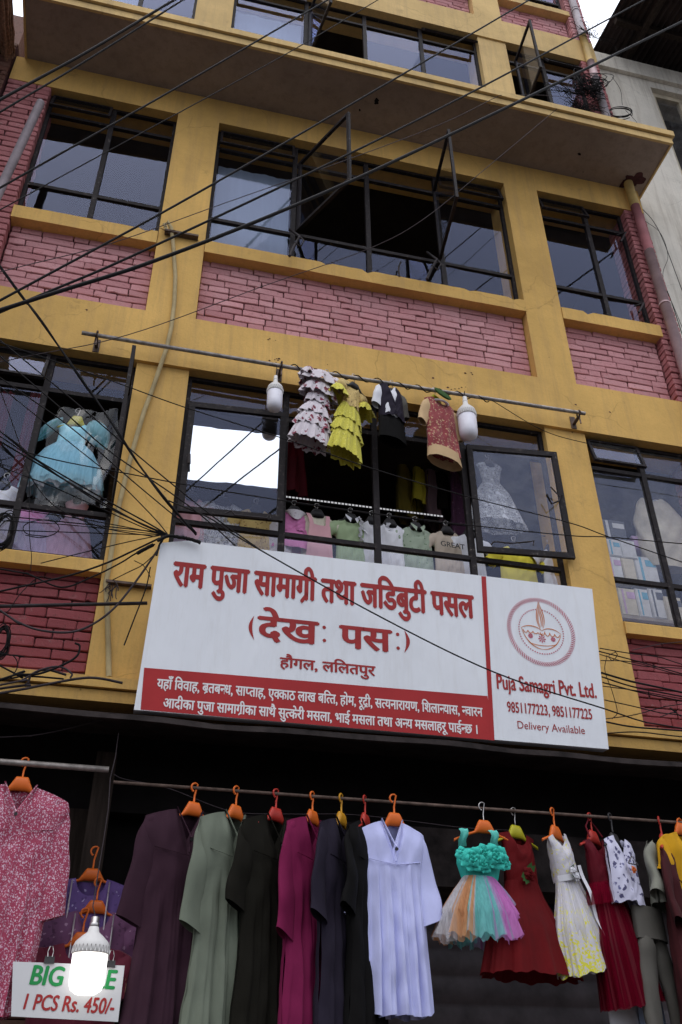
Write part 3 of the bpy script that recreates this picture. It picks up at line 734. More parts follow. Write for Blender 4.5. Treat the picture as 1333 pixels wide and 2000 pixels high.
def paren(px0, px1, y0, y1, s):
    a, b = SP((px0+px1)/2, y0), SP((px0+px1)/2, y1); w = abs(SP(px1, y0)[0]-SP(px0, y0)[0]); n = 12; out, inn = [], []
    for i in range(n+1):
        k = i/n; z = a[1]+(b[1]-a[1])*k; x = a[0]+(b[0]-a[0])*k; e = math.sin(math.pi*k)
        out.append((x+s*w*(e-.5), z)); inn.append((x+s*w*(e*.35-.5)+s*.006*0, z))
    return sheet((out+inn[::-1]) if s < 0 else (inn+out[::-1]), LIFT+.0010, 'letter_red', 'lettering')
paren(486, 497, 1202, 1250, -1); paren(790, 801, 1231, 1276, 1)
T('हौगल, लिलतपुर', .03, line_box((547, 1300), (733, 1310), (614, 1309), (615, 1291), (731, 1320), (732, 1302)), 'lettering', 'letter_red')
T('यहाँ िववाह, ब^तब~नध, सा~पताह, ए~ककाठ लाख ब~ित, होम, रूद^ी, स~तयनारायण, िशला~नयास, ~नवारन'.replace('~ित', 'ि~तत'), .03,
  line_box((307, 1340), (942.5, 1390), (333, 1349.5), (333, 1332.7), (940, 1397), (941, 1379.5)), 'lettering', 'letter_white')
T('आदीका पुजा सामाग^ीका साथै सु~तकेरी मसला, भाई मसला तथा अ~नय मसलाहरू पाई~नछ ।', .03,
  line_box((319, 1380), (932, 1420), (339, 1388), (339, 1370.8), (921, 1428.5), (921, 1411.5)), 'lettering', 'letter_white')
CAP = .729
def latin(s, off, l, r, bl, hl, br, hr, mat='letter_red'): return text_mesh(list(s), off, line_box(l, r, bl, hl, br, hr), fr_, 'lettering', mat, S, 0, .686, 0, LIFT+.0010)
latin('Puja Samagri Pvt. Ltd.', .03, (970.7, 1330), (1164, 1350), (975, 1344.5), (974, 1317.5), (1140, 1361.5), (1139, 1333))
latin('9851177223, 9851177225', .022, (991, 1380), (1156, 1395), (995, 1391), (994.5, 1371), (1150, 1404), (1150, 1384.5))
latin('Delivery Available', .0, (1011, 1415), (1142, 1425), (1014, 1424), (1013, 1409), (1138, 1432.5), (1137, 1418))

# emblem: rope ring, dotted ring, lamp bowl and flame
ec = SP(1057.5, 1233.5); rx = (SP(1121.5, 1239)[0]-SP(993.5, 1228)[0])/2; rz_ = (SP(1056, 1166)[1]-SP(1060, 1301)[1])/2; er = (rx+rz_)/2
EM = MB()
def EV(x, z, l=0): return o_+ex*(ec[0]+x*er)+ez*(ec[1]+z*er)+nn*(LIFT+.0010+l)
def ribbon(pts, w, mi, mb=EM, lift=0):
    pts = [Vector((a, b)) for a, b in pts]; n = len(pts); vs = []
    for i, p in enumerate(pts):
        t_ = (pts[min(i+1, n-1)]-pts[max(i-1, 0)]).normalized(); a = Vector((-t_.y, t_.x))
        ww = w(i/(n-1)) if callable(w) else w
        vs += [EV(*(p+a*ww/2), lift), EV(*(p-a*ww/2), lift)]
    mb.add(vs, [(2*i, 2*i+1, 2*i+3, 2*i+2) for i in range(n-1)], mi)
nr = 92
for i in range(nr):
    a = 2*math.pi*i/nr; b = a+.085
    ribbon([(math.cos(a+(b-a)*k)*(.90+.095*k), math.sin(a+(b-a)*k)*(.90+.095*k)) for k in (0, .2, .5, .8, 1)], lambda k: .009+.016*math.sin(math.pi*k), 0)
for rr in (.892, 1.0): ribbon([(math.cos(2*math.pi*i/90)*rr, math.sin(2*math.pi*i/90)*rr) for i in range(91)], .006, 0)
for i in range(58):
    a = 2*math.pi*i/58
    if abs(a-math.pi/2) < .13: continue
    c = (math.cos(a)*.655, math.sin(a)*.655); EM.add([EV(c[0]+.02*math.cos(2*math.pi*k/8), c[1]+.02*math.sin(2*math.pi*k/8)) for k in range(8)], [tuple(range(8))], 0)
def bez(p0, p1, p2, p3, n=16):
    return [((1-t)**3*p0[0]+3*(1-t)**2*t*p1[0]+3*(1-t)*t*t*p2[0]+t**3*p3[0], (1-t)**3*p0[1]+3*(1-t)**2*t*p1[1]+3*(1-t)*t*t*p2[1]+t**3*p3[1]) for t in [i/n for i in range(n+1)]]
th = lambda k: .010+.017*math.sin(math.pi*k)
ribbon(bez((.0, .90), (-.03, .68), (-.20, .42), (-.02, .07)), th, 1); ribbon(bez((.0, .90), (.03, .68), (.22, .42), (.06, .10)), th, 1)
ribbon(bez((.0, .80), (-.02, .55), (-.12, .36), (-.01, .12)), th, 1); ribbon(bez((.01, .74), (.03, .5), (.14, .36), (.03, .13)), th, 1); ribbon(bez((.0, .62), (.0, .45), (.05, .3), (.01, .16)), th, 1)
ribbon(bez((-.58, .06), (-.40, .18), (-.12, .16), (.02, .02)), th, 1); ribbon(bez((.58, -.02), (.40, .14), (.14, .14), (.02, .02)), th, 1)
ribbon(bez((-.58, .06), (-.50, -.3), (-.25, -.52), (.0, -.52)), th, 1); ribbon(bez((.58, -.02), (.50, -.34), (.25, -.52), (.0, -.52)), th, 1)
for k in range(4):
    x0 = -.54+.145*k; ribbon(bez((x0, .02-.02*k), (x0+.03, -.10), (x0+.11, -.10), (x0+.145, .0-.02*k)), .022, 1)
    x0 = .54-.145*k; ribbon(bez((x0, -.05+.02*k), (x0-.03, -.15), (x0-.11, -.15), (x0-.145, -.05+.01*k)), .022, 1)
ribbon(bez((-.40, -.34), (-.25, -.44), (.2, -.44), (.42, -.34)), .018, 1)
for cx, cz, rr in ((0, -.22, .10), (-.33, -.16, .065), (.33, -.2, .065)):
    for k in range(8):
        a = 2*math.pi*k/8; ribbon([(cx+math.cos(a)*rr*.45, cz+math.sin(a)*rr*.45), (cx+math.cos(a)*rr*.8, cz+math.sin(a)*rr*.8), (cx+math.cos(a)*rr*1.15, cz+math.sin(a)*rr*1.15)], lambda q_: .012+.03*math.sin(math.pi*q_), 0)
    ribbon([(cx+math.cos(2*math.pi*k/14)*rr*.3, cz+math.sin(2*math.pi*k/14)*rr*.3) for k in range(15)], .018, 0)
EM.build('emblem', [M['rose_ink'], M['orange_ink']], S)
# ------------------------------------------------------------------ cloth materials
M['lav'] = cloth('lavender_rayon', (.50, .52, .80), .7, .06)
M['sage'] = cloth('sage_rayon', (.145, .165, .125), .8, .08)
M['plum'] = cloth('dark_plum_cotton', (.036, .014, .024), .85, .1)
M['olive'] = cloth('black_olive_cotton', (.008, .007, .0045), .9, .1, 0)
M['magenta'] = cloth('magenta_cotton', (.17, .009, .055), .8, .1)
M['navy'] = cloth('navy_cotton', (.017, .013, .024), .85, .1)
M['black'] = cloth('black_cotton', (.004, .0035, .0035), .9, .1, 0)
M['red'] = cloth('red_velvet', (.10, .0015, .003), .8, .2)
M['maroon'] = cloth('maroon_satin', (.10, .003, .010), .6, .2)
M['maroon_d'] = cloth('dark_maroon_cotton', (.05, .010, .012), .85, .2)
M['grey_suit'] = cloth('grey_suiting', (.105, .098, .085), .85, .1)
M['suit_lite'] = cloth('pale_grey_suiting', (.22, .22, .18), .85, .1)
M['mustard_c'] = cloth('mustard_cotton', (.52, .27, .01), .8, .12)
M['white_c'] = cloth('white_cotton', (.72, .72, .76), .8, .05)
M['cream_c'] = cloth('cream_cotton', (.66, .62, .50), .8, .06)
M['beige_c'] = cloth('beige_cotton', (.55, .38, .21), .8, .08)
M['tan_c'] = cloth('tan_cotton', (.50, .42, .34), .8, .08)
M['teal_c'] = cloth('teal_satin', (.045, .50, .41), .55, .12)
M['teal_s'] = cloth('teal_ribbon', (.12, .55, .47), .45, .1)
M['blue_c'] = cloth('sky_blue_satin', (.30, .66, .80), .6, .08)
M['pink_c'] = cloth('pale_pink_cotton', (.72, .40, .44), .8, .06)
M['hotpink'] = cloth('pink_cotton', (.66, .22, .46), .8, .06)
M['mint_c'] = cloth('light_green_cotton', (.36, .46, .27), .8, .06)
M['denim'] = cloth('pale_denim', (.30, .38, .52), .85, .1)
M['yellow_c'] = cloth('lemon_cotton', (.70, .60, .06), .75, .08)
M['mauve'] = cloth('mauve_cotton', (.23, .15, .17), .85, .1)
M['olive_y'] = cloth('olive_yellow_cotton', (.22, .17, .03), .85, .15)
M['green_d'] = cloth('leaf_green', (.03, .08, .02), .8, .1)
M['t_peach'] = tulle('peach_tulle', (.75, .40, .20)); M['t_teal'] = tulle('teal_tulle', (.25, .66, .64)); M['t_pink'] = tulle('orchid_tulle', (.72, .28, .66))
M['t_white'] = tulle('white_tulle', (.74, .72, .74), .4); M['t_blue'] = tulle('blue_tulle', (.42, .70, .82), .6); M['t_lilac'] = tulle('lilac_tulle', (.55, .48, .70), .5)
M['t_red'] = tulle('maroon_tulle', (.17, .004, .018), .7); M['t_pale'] = tulle('pale_pink_tulle', (.66, .42, .56), .6)

def dots(name, ground, marks, sc, size, rough=.8, extra=None, stretch=(1, 1, 1)):
    """scattered printed motifs: marks = [(colour, radius)] drawn round voronoi cells"""
    t = NT(name); c = t.coord(stretch); base = t.ramp(t.noise(c, 6, 3), [(.3, tuple(k*.92 for k in ground)), (.7, ground)])
    for i, (col, rad) in enumerate(marks):
        mp = t.n('ShaderNodeMapping'); mp.inputs['Location'].default_value = (.31*i, .17*i, .43*i); t.l(c, mp.inputs[0])
        wob = t.n('ShaderNodeMix', data_type='VECTOR'); nz = t.n('ShaderNodeTexNoise'); nz.inputs['Scale'].default_value = sc*2.2; t.l(mp.outputs[0], nz.inputs['Vector'])
        wob.inputs[0].default_value = .02*40/sc; t.l(mp.outputs[0], wob.inputs[4]); t.l(nz.outputs['Color'], wob.inputs[5])
        v = t.voro(wob.outputs[1], sc*(1+.13*i)); base = t.mix(t.ramp(v.outputs['Distance'], [(rad, 1.), (rad+.06, 0.)]), base, col)
    return t.done(t.bsdf(base, rough, t.bump(t.noise(t.coord((1, 1, .35)), 16, 4), .25, .008), Sheen_Weight=.15))
M['ditsy'] = dots('pink_ditsy_print', (.33, .032, .08), [((.62, .44, .52), .30), ((.50, .24, .36), .22), ((.60, .62, .70), .15)], 105, 1, stretch=(1, 1, .8))
M['cherry'] = dots('cherry_print', (.66, .60, .64), [((.16, .006, .028), .25), ((.22, .01, .04), .21), ((.05, .07, .045), .10)], 15, 1)
M['eyelet'] = dots('yellow_eyelet', (.62, .56, .055), [((.34, .30, .03), .16), ((.75, .68, .16), .2)], 44, 1)
M['eyelet2'] = dots('dotted_mustard', (.60, .43, .15), [((.20, .09, .03), .20)], 46, 1)
M['brocade'] = dots('red_brocade', (.26, .025, .03), [((.50, .30, .16), .26), ((.36, .06, .06), .2), ((.52, .36, .22), .15)], 36, 1)
M['greenprint'] = dots('green_cactus_print', (.33, .40, .30), [((.10, .17, .09), .16), ((.13, .20, .11), .13)], 26, 1)
M['purple'] = dots('purple_block_print', (.11, .055, .22), [((.40, .34, .55), .14), ((.07, .03, .15), .2)], 30, 1)
M['purple_m'] = dots('mauve_block_print', (.16, .055, .14), [((.38, .22, .34), .15), ((.10, .03, .09), .2)], 26, 1)
M['navyflower'] = dots('navy_flower_print', (.58, .57, .72), [((.06, .055, .14), .25), ((.12, .12, .26), .17)], 24, 1)
M['pinkdot'] = dots('dotted_white', (.70, .66, .70), [((.25, .12, .2), .14)], 60, 1)
M['redstripe'] = dots('maroon_gold_fleck', (.15, .006, .03), [((.40, .26, .14), .1)], 30, 1, stretch=(1, 1, .25))
t = NT('white_lace'); c = t.coord(); v = t.voro(c, 120); n = t.noise(c, 26, 5)
b = t.bsdf((.78, .80, .86), .8); tr = t.n('ShaderNodeBsdfTransparent'); mx = t.n('ShaderNodeMixShader')
t.l(t.math('MAXIMUM', t.ramp(v.outputs['Distance'], [(.25, .7), (.5, .25)]), t.ramp(n, [(.48, .15), (.62, .8)])), mx.inputs[0]); t.l(tr.outputs[0], mx.inputs[1]); t.l(b, mx.inputs[2]); M['lace'] = t.done(mx.outputs[0])
t = NT('embroidered_white'); tc = t.n('ShaderNodeTexCoord'); sp = t.n('ShaderNodeSeparateXYZ'); t.l(tc.outputs['Object'], sp.inputs[0]); c = t.coord()
hi = t.ramp(t.math('SUBTRACT', 1.0, t.math('MULTIPLY', sp.outputs[2], 2.3)), [(.25, 0.), (.95, 1.)])      # embroidery gathers at the hem
msk = t.ramp(t.math('ADD', t.noise(c, 34, 4, .6, 2.0), t.math('MULTIPLY', hi, .12)), [(.60, 0.), (.62, 1.)])
M['embro'] = t.done(t.bsdf(t.mix(msk, (.56, .54, .58), (.66, .62, .03)), .75, t.bump(t.noise(c, 22, 5), .4, .01)))
t = NT('plastic_cover'); c = t.coord((1, 1, .5)); gl = t.n('ShaderNodeBsdfGlossy'); gl.inputs['Roughness'].default_value = .06
t.l(t.bump(t.noise(c, 4.5, 2, .5, .6), .6, .08), gl.inputs['Normal']); tr = t.n('ShaderNodeBsdfTransparent'); mx = t.n('ShaderNodeMixShader'); mx.inputs[0].default_value = .06
t.l(tr.outputs[0], mx.inputs[1]); t.l(gl.outputs[0], mx.inputs[2]); M['plastic'] = t.done(mx.outputs[0])

# ------------------------------------------------------------------ garment building
def interp(tab, t_):
    if t_ <= tab[0][0]: return tab[0][1]
    for (a, b), (c, d) in zip(tab, tab[1:]):
        if t_ <= c:
            k = (t_-a)/(c-a); k = k*k*(3-2*k)*.5+k*.5; return b+(d-b)*k
    return tab[-1][1]
def Mx(o, rz=0, lean=0, roll=0):
    return Matrix.Translation(Vector(o)) @ Matrix.Rotation(R(rz), 4, 'Z') @ Matrix.Rotation(R(lean), 4, 'X') @ Matrix.Rotation(R(roll), 4, 'Y')
from mathutils import noise as mnoise
def crumple(p, sd, k=1.0):
    v = mnoise.noise(Vector((p[0]*11+sd, p[2]*5, p[1]*6)))*.016+mnoise.noise(Vector((p[0]*26+sd, p[2]*11, sd)))*.0075
    return (p[0]+v*.35*k, p[1]+v*k, p[2]+v*.2*k)
def body(mb, L, hw, dp, neck=(.3, .12, .03, 'v'), slope=.05, pleat=(.012, 13, .2), seed=0, hem=.01, mi=0, back_mi=None, nu=64, nv=46, sway=0.0, side=.0):
    """front and back panels from the shoulder line down; hw / dp: half width and half depth against t; pleat: (amount, count, where they start)"""
    q = random.Random(seed); ph = [q.uniform(0, 6.28) for _ in range(8)]; fr_q = [pleat[1]*q.uniform(.8, 1.25) for _ in range(3)]
    nw, nf, nb, kind = neck
    def mk(sgn):
        def fn(u0, t_):
            u = u0*2-1; au = abs(u)
            zt = -slope*au**1.6
            if au < nw:
                k = au/nw; dpt = nf if sgn < 0 else nb
                zt -= dpt*((1-k) if kind == 'v' and sgn < 0 else math.sqrt(max(0, 1-k*k)))
            zb = -L+hem*math.sin(u*5+ph[0])+hem*.6*math.sin(u*13+ph[1])+side*au**4
            z = zt+(zb-zt)*t_
            w = interp(hw, t_); d = interp(dp, t_)
            g_ = max(0, (t_-pleat[2])/(1-pleat[2]))**.7 if t_ > pleat[2] else 0
            rp = g_*pleat[0]*(math.sin(u*fr_q[0]+ph[2]+.6*math.sin(t_*2.6+ph[3]))+.6*math.sin(u*fr_q[1]*1.7+ph[4]+t_*1.1)+.3*math.sin(u*fr_q[2]*3.1+ph[5]))
            wr = .004*math.sin(u*7+t_*17+ph[6])*math.sin(t_*9+u*4+ph[7])
            env = max(0, 1-au**4)
            x = u*w+.35*rp*env+sway*t_*t_
            y = sgn*(d*max(0, 1-u*u)**.5)+(rp*sgn*-1*-1 if sgn < 0 else rp*.6)*env+wr*env
            return crumple((x, y, z), seed*3.7+sgn)
        return fn
    mb.grid(mk(-1), nu, nv, mi); mb.grid(mk(1), nu, nv, mi if back_mi is None else back_mi)
def crom(pts, n=8):
    P_ = [pts[0]*2-pts[1]]+pts+[pts[-1]*2-pts[-2]]; out = []
    for i in range(1, len(P_)-2):
        a, b, c, d = P_[i-1:i+3]
        for k in range(n):
            t_ = k/n; out.append(.5*((2*b)+(c-a)*t_+(2*a-5*b+4*c-d)*t_*t_+(3*b-a-3*c+d)*t_**3))
    return out+[pts[-1]]
def sleeve(mb, a, b, r0, r1, flat=.45, mi=0, n=20, m=26, seed=0, bell=0.0, slant=.25):
    a, b = Vector(a), Vector(b); q = random.Random(seed); ph = [q.uniform(0, 6) for _ in range(4)]; ax = (b-a); L = ax.length; d = ax.normalized()
    sx = d.cross(Vector((0, 1, 0))).normalized(); sy = Vector((0, 1, 0))
    sg = 1 if b.x+a.x > 0 else -1
    path = crom([a+Vector((-.05*sg, 0, .002)), a+Vector((-.010*sg, 0, -.020)), a.lerp(b, .22)+Vector((.004*sg, 0, -.012)), a.lerp(b, .6)+Vector((.004*sg, 0, 0)), b], 8)
    rad = [(0, r0*.3), (.22, r0*.74), (.45, r0*.97), (1, r1)]; N = len(path)-1
    def fn(u, t_):
        k = t_*N; i = min(int(k), N-1); p = path[i].lerp(path[i+1], k-i); tg = (path[min(i+2, N)]-path[max(i-1, 0)]).normalized(); sx = tg.cross(Vector((0, 1, 0))).normalized()
        an = 2*math.pi*u; c_ = math.cos(an); r = interp(rad, t_)+bell*t_**4; w = 1+.09*math.sin(t_*12+ph[0]+2*c_)*t_+.05*math.sin(t_*23+ph[2])*t_
        q_ = p+sx*c_*r*w+Vector((0, 1, 0))*math.sin(an)*r*flat*w+Vector((0, .006*math.sin(t_*9+ph[1]), 0))
        if t_ > .8: q_ += tg*(t_-.8)*5*slant*.16*L*c_*sg*-1
        return crumple(q_, seed*2.3+7, .9)
    mb.grid(fn, n, m, mi, wrap=True)
def flare(mb, prof, n=90, rip=(10, .06), mi=0, seed=0, mfn=None, c=(0, 0), edge=0.0, m=None, squash=.6):
    """skirt or ruffle: rings (z, rx) with folds that deepen downwards"""
    q = random.Random(seed); ph = [q.uniform(0, 6.28) for _ in range(6)]; f0, am = rip; m = m or 14
    ts = [i/(len(prof)-1) for i in range(len(prof))]
    zt = list(zip(ts, [p[0] for p in prof])); rt = list(zip(ts, [p[1] for p in prof]))
    def fn(u, v):
        an = 2*math.pi*u; r = interp(rt, v); z = interp(zt, v)
        k = 1+am*v*(math.sin(f0*an+ph[0]+.5*v)+.55*math.sin(f0*1.73*an+ph[1])+.35*math.sin(f0*2.9*an+ph[2]))
        z += edge*v*(math.sin(f0*an+ph[3])+.5*math.sin(f0*2.3*an+ph[4]))
        return (c[0]+math.cos(an)*r*k, c[1]+math.sin(an)*r*k*squash, z)
    # close the seam: whole-number folds
    f0 = round(f0); 
    def fn2(u, v):
        an = 2*math.pi*u; r = interp(rt, v); z = interp(zt, v)
        k = 1+am*v*(math.sin(f0*an+ph[0]+.5*v)+.55*math.sin(round(f0*1.73)*an+ph[1])+.35*math.sin(round(f0*2.9)*an+ph[2]))
        z += edge*v*(math.sin(f0*an+ph[3])+.5*math.sin(round(f0*2.3)*an+ph[4]))
        return (c[0]+math.cos(an)*r*k, c[1]+math.sin(an)*r*k*squash, z)
    mb.grid(fn2, n, m, mi, wrap=True, mfn=mfn)
def petals(mb, c, r, n, mi, q, face=Vector((0, -1, 0))):
    # a cloth flower: rings of cupped petals facing outwards
    for ring, (k, rr, lift) in enumerate(((n, 1.0, .0), (max(4, n-2), .68, .35), (4, .38, .6))):
        for i in range(k):
            a = 2*math.pi*i/k+q.uniform(-.25, .25)+ring*.4; d = Vector((math.cos(a), 0, math.sin(a))); s_ = Vector((-math.sin(a), 0, math.cos(a)))
            L = r*rr*q.uniform(.85, 1.1); w = L*.62; o = Vector(c)+face*r*lift*.5
            def fn(u, v):
                ww = w*math.sin(math.pi*min(.98, .12+v*.86))**.7*(u*2-1)*.5*2
                return o+d*L*v+s_*ww*.75+face*(r*.35*math.sin(v*2.2)-.18*r*(u*2-1)**2*v+.10*r*math.sin(v*9+i))
            mb.grid(fn, 4, 5, mi)
def hanger(hook, mat, label, w=.26, rz=0, hk=.075, group='hangers on the shop rails', wire_hook=False, thick=.016, drop=.055, mat_name=None, body_h=.035):
    """moulded hanger: deep bowed bar, stem and hook over the rail. hook = top of the rail"""
    h = Vector(hook); t_ = thing('hanger', h-Vector((0, 0, hk+drop+.08)), label, 'hanger', group); Mz = Mx(h, rz)
    mb = MB()
    def fn(u, v):
        an = 2*math.pi*u; s = v*2-1; x = s*w/2; c = max(0., 1-max(0., abs(x)-.028)/.034) if abs(x) < .062 else 0.
        lo = -hk-.082-drop*max(0., abs(s)-.2)**1.3; hi = lo+.015+(body_h*.95+.024)*c; k = .5+.5*math.cos(an)
        return Vector((x, math.sin(an)*thick*(.55+.45*c)*(1 if abs(s) < .97 else .3), lo+(hi-lo)*k))
    mb.grid(fn, 12, 48, 0, wrap=True); mb.xf(Mz); mb.build('arms', M[mat], t_)
    mb = MB(); r = .022
    pts = [(0, 0, -hk-.02), (0, 0, -hk+.02), (.004, 0, -.035)]+[(-r*math.cos(a)+r*.0, 0, -.012+r*math.sin(a)) for a in [-1.2+.42*k for k in range(9)]][::-1]
    mb.tube(pts, .0028 if wire_hook else .0052, 6); mb.xf(Mz); mb.build('hook', M['wire' if wire_hook else mat], t_)
    return t_

RODY, RODZ = -.30, 3.15
rod = MB(); a, b = P(222, 1527, RODY), P(1336, 1608, RODY); RODZ = (a.z+b.z)/2
rod.tube([(a.x, RODY, RODZ), (4.3, RODY, RODZ)], .0085, 10); ro = rod.build('clothes_rail', M['rust']); tag(ro, 'thin dark steel clothes rail running under the sign above the row of kurtas and dresses', 'rail')
rod = MB(); zl = P(100, 1495, RODY).z; rod.tube([(-1.7, RODY, zl), (P(213, 1503, RODY).x, RODY, zl)], .0155, 12); tag(rod.build('clothes_rail', M['iron']), 'short thick grey rail at the left carrying the pink floral kurta', 'rail')
def onrail(px, z=None):
    p = P(px, 1560, RODY); return Vector((p.x, RODY, (RODZ if z is None else z)+.014))

def kurta(px, mat, label, rz, L=1.12, hw=.205, yoke=True, seed=0, pleat=.015, slv=.42, button=True, dz=0, sleeves=(1, 1), y_off=0, hookp=None, flare_w=.235, cat='kurta', slx=.03, neckd=.15):
    h = hookp or onrail(px); o = h+Vector((0, y_off, -.128+dz))
    t_ = thing('kurta', o-Vector((0, 0, L)), label, cat, 'long kurtas on the rail'); Mz = Mx(o, rz)
    mb = MB()
    body(mb, L, [(0, hw*.95), (.05, hw), (.13, hw*.90), (.24, hw*.84), (.5, hw*.88), (1, flare_w)], [(0, .018), (.1, .05), (.3, .06), (1, .085)], (.30, neckd, .02, 'v'), .062, (pleat, 17, .22), seed, .006, side=.03)
    mb.xf(Mz); mb.build('body', M[mat], t_)
    for s in (-1, 1):
        if not sleeves[(s+1)//2]: continue
        mb = MB(); sleeve(mb, (s*(hw-.05), 0, -.075), (s*(hw-.012+slx), -.012, -.05-slv), .058, .060, .34, seed=seed+s, bell=.008); mb.xf(Mz); mb.build('sleeve', M[mat], t_)
    # placket: two folded edges of the V
    mb = MB()
    for s in (-1, 1): mb.tube([Mz @ Vector((s*hw*.30*k, -.024-.045*(1-k), -neckd*(1-k)-.001)) for k in (1, .66, .33, 0)], .0075, 6, flat=.5)
    mb.tube([Mz @ Vector((-.003, -.064, -neckd-.002)), Mz @ Vector((-.004, -.066, -neckd-.07))], .007, 6, flat=.5)
    mb.build('placket', M[mat], t_)
    if button:
        mb = MB(); mb.tube([Mz @ Vector((0, -.070, -neckd-.012)), Mz @ Vector((0, -.077, -neckd-.012))], .0085, 10); mb.build('button', M['hang_black'], t_)
    if yoke:
        mb = MB(); mb.tube([Mz @ Vector((hw*.86*u, -.053*max(0, 1-u*u)**.5-.010, -.215-.02*(1-abs(u))+.012*u*u)) for u in [-.86+.086*k for k in range(21)]], .0032, 5, flat=.6); mb.build('yoke_seam', M[mat], t_)
    return t_
hg = lambda px, mat, lab, rz, **k: hanger(onrail(px), mat, lab, rz=rz, **k)
hg(380, 'hang_orange', 'orange plastic hanger of the dark plum kurta', 22); kurta(370, 'plum', 'dark plum kurta, leftmost on the long rail', 20, L=1.25, seed=1, hw=.235, slv=.5, slx=.02, flare_w=.26)
hg(462, 'hang_orange', 'orange plastic hanger of the sage green kurta', 36, w=.22); kurta(456, 'sage', 'sage green kurta with gathered yoke on the long rail', 34, L=1.25, seed=2, slv=.52, hw=.215, pleat=.017, slx=.02, flare_w=.25)
hg(540, 'hang_red', 'red plastic hanger of the blackish olive kurta', 34); kurta(536, 'olive', 'blackish olive kurta between the sage and the magenta one', 34, L=1.25, seed=3, hw=.215)
hg(611, 'hang_orange', 'orange plastic hanger of the magenta kurta', 44); kurta(606, 'magenta', 'magenta kurta hanging side on', 44, L=1.25, seed=4, slv=.54, hw=.21, slx=.02)
hg(667, 'hang_mustard', 'mustard yellow plastic hanger of the dark navy kurta', 50, w=.2); kurta(660, 'navy', 'dark navy kurta next to the magenta one', 50, L=1.25, seed=5, hw=.21, slx=.04, slv=.46)
hg(713, 'hang_red', 'reddish orange plastic hanger of the black kurta', 54); kurta(706, 'black', 'black kurta behind the left sleeve of the lavender one', 54, L=1.25, seed=6, hw=.19)
hanger(onrail(764)+Vector((0, -.05, 0)), 'hang_orange', 'orange plastic hanger of the lavender kurta', rz=6, w=.24); kurta(756, 'lav', 'pale lavender kurta with V neck facing the street', 5, L=.905, seed=8, pleat=.021, hw=.19, flare_w=.185, slv=.44, slx=.02, y_off=-.05)
# the pink floral kurta on the left rail
hk = Vector((P(50, 1490, RODY).x, RODY, zl+.018))
hanger(hk, 'hang_orange', 'orange plastic hanger of the pink floral kurta', rz=4)
kurta(0, 'ditsy', 'pink kurta with small white flowers on the short left rail', 8, L=1.0, hw=.25, seed=11, hookp=hk, flare_w=.20, slv=.55, slx=.0, pleat=.015, y_off=-.01)

# three purple tops and a maroon one, one below another at the left
def top(o, mat, label, w=.2, L=.35, trim=None, cat='top', rz=0, group='purple tops behind the lamp', slv=.16):
    o = Vector(o); t_ = thing('top', o-Vector((0, 0, L)), label, cat, group); Mz = Mx(o, rz); mb = MB()
    body(mb, L, [(0, w), (.3, w*.9), (1, w)], [(0, .02), (.3, .045), (1, .06)], (.34, .09, .02, 'r'), .05, (.010, 11, .25), sum(map(ord, label)) % 99, nu=40, nv=24); mb.xf(Mz); mb.build('body', M[mat], t_)
    for s in (-1, 1):
        mb = MB(); sleeve(mb, (s*(w-.035), 0, -.05), (s*(w+.02), 0, -.07-slv), .06, .062, .45, seed=s); mb.xf(Mz); mb.build('sleeve', M[mat], t_)
    if trim:
        mb = MB()
        for s in (-1, 1): mb.tube([Mz @ Vector((s*w*.42, -.05, -.03-L*.9*k)) for k in (0, .3, .6, 1)], .013, 6, flat=.3)
        mb.build('trim', M[trim], t_)
    return t_
for (px, py, mat, lab, hlab, yy) in ((180, 1712, 'purple', 'purple print top, uppermost behind the lit lamp', 'orange hanger of the uppermost purple top', -.02), (187, 1775, 'purple_m', 'mauve print top below the uppermost purple top', 'orange hanger of the mauve print top', -.06), (160, 1838, 'redstripe', 'maroon top with gold flecks behind the sale board', 'orange hanger of the maroon top behind the sale board', -.11)):
    p = P(px, py, yy); hanger(p+Vector((0, 0, .135)), 'hang_orange', hlab, w=.30, rz=0, group='hangers one below another at the left', body_h=.024)
    top(p+Vector((0, 0, -.005)), mat, lab, w=.215, L=.8 if mat == 'redstripe' else .4, trim='pinkdot' if mat != 'redstripe' else None)
# sale board on two binder clips
q4 = [P(22, 1985, -.40), P(231, 1996, -.40), P(244, 1886, -.40), P(26, 1878, -.40)]
bo = q4[0]; bex = (q4[1]-q4[0]).normalized(); bez_ = (q4[3]-q4[0]); bez_ = (bez_-bex*bez_.dot(bex)).normalized(); bn = bex.cross(bez_).normalized()
SB = thing('sale_board', (bo+q4[1])/2, 'white sale board with green and red lettering on two clips', 'sign')
mb = MB(); mb.add(q4+[p-bn*.004 for p in q4], [(0,1,2,3),(7,6,5,4),(0,4,5,1),(1,5,6,2),(2,6,7,3),(3,7,4,0)]); mb.build('board', M['paper'], SB)
def BP(px, py):
    d = ray(px, py); q = CAM+d*((bo-CAM).dot(bn)/d.dot(bn)); return (q-bo).dot(bex), (q-bo).dot(bez_)
def btext(s, l, r, bl, hl, mat, off, sh=.0):
    x0, x1 = BP(*l)[0], BP(*r)[0]; z0, z1 = BP(*bl)[1], BP(*hl)[1]
    text_mesh(list(s), off, (x0, x1, z0, z1), (bo, bex, bez_, bn), 'lettering', mat, SB, 0, .686, sh, .0015)
btext('BIG SALE', (63, 1900), (225, 1915), (75, 1923), (75, 1886), 'green_ink', .035, .08)
btext('1 PCS Rs. 450/-', (48, 1960), (223, 1965), (70, 1972), (70, 1942), 'letter_red', .03, .12)
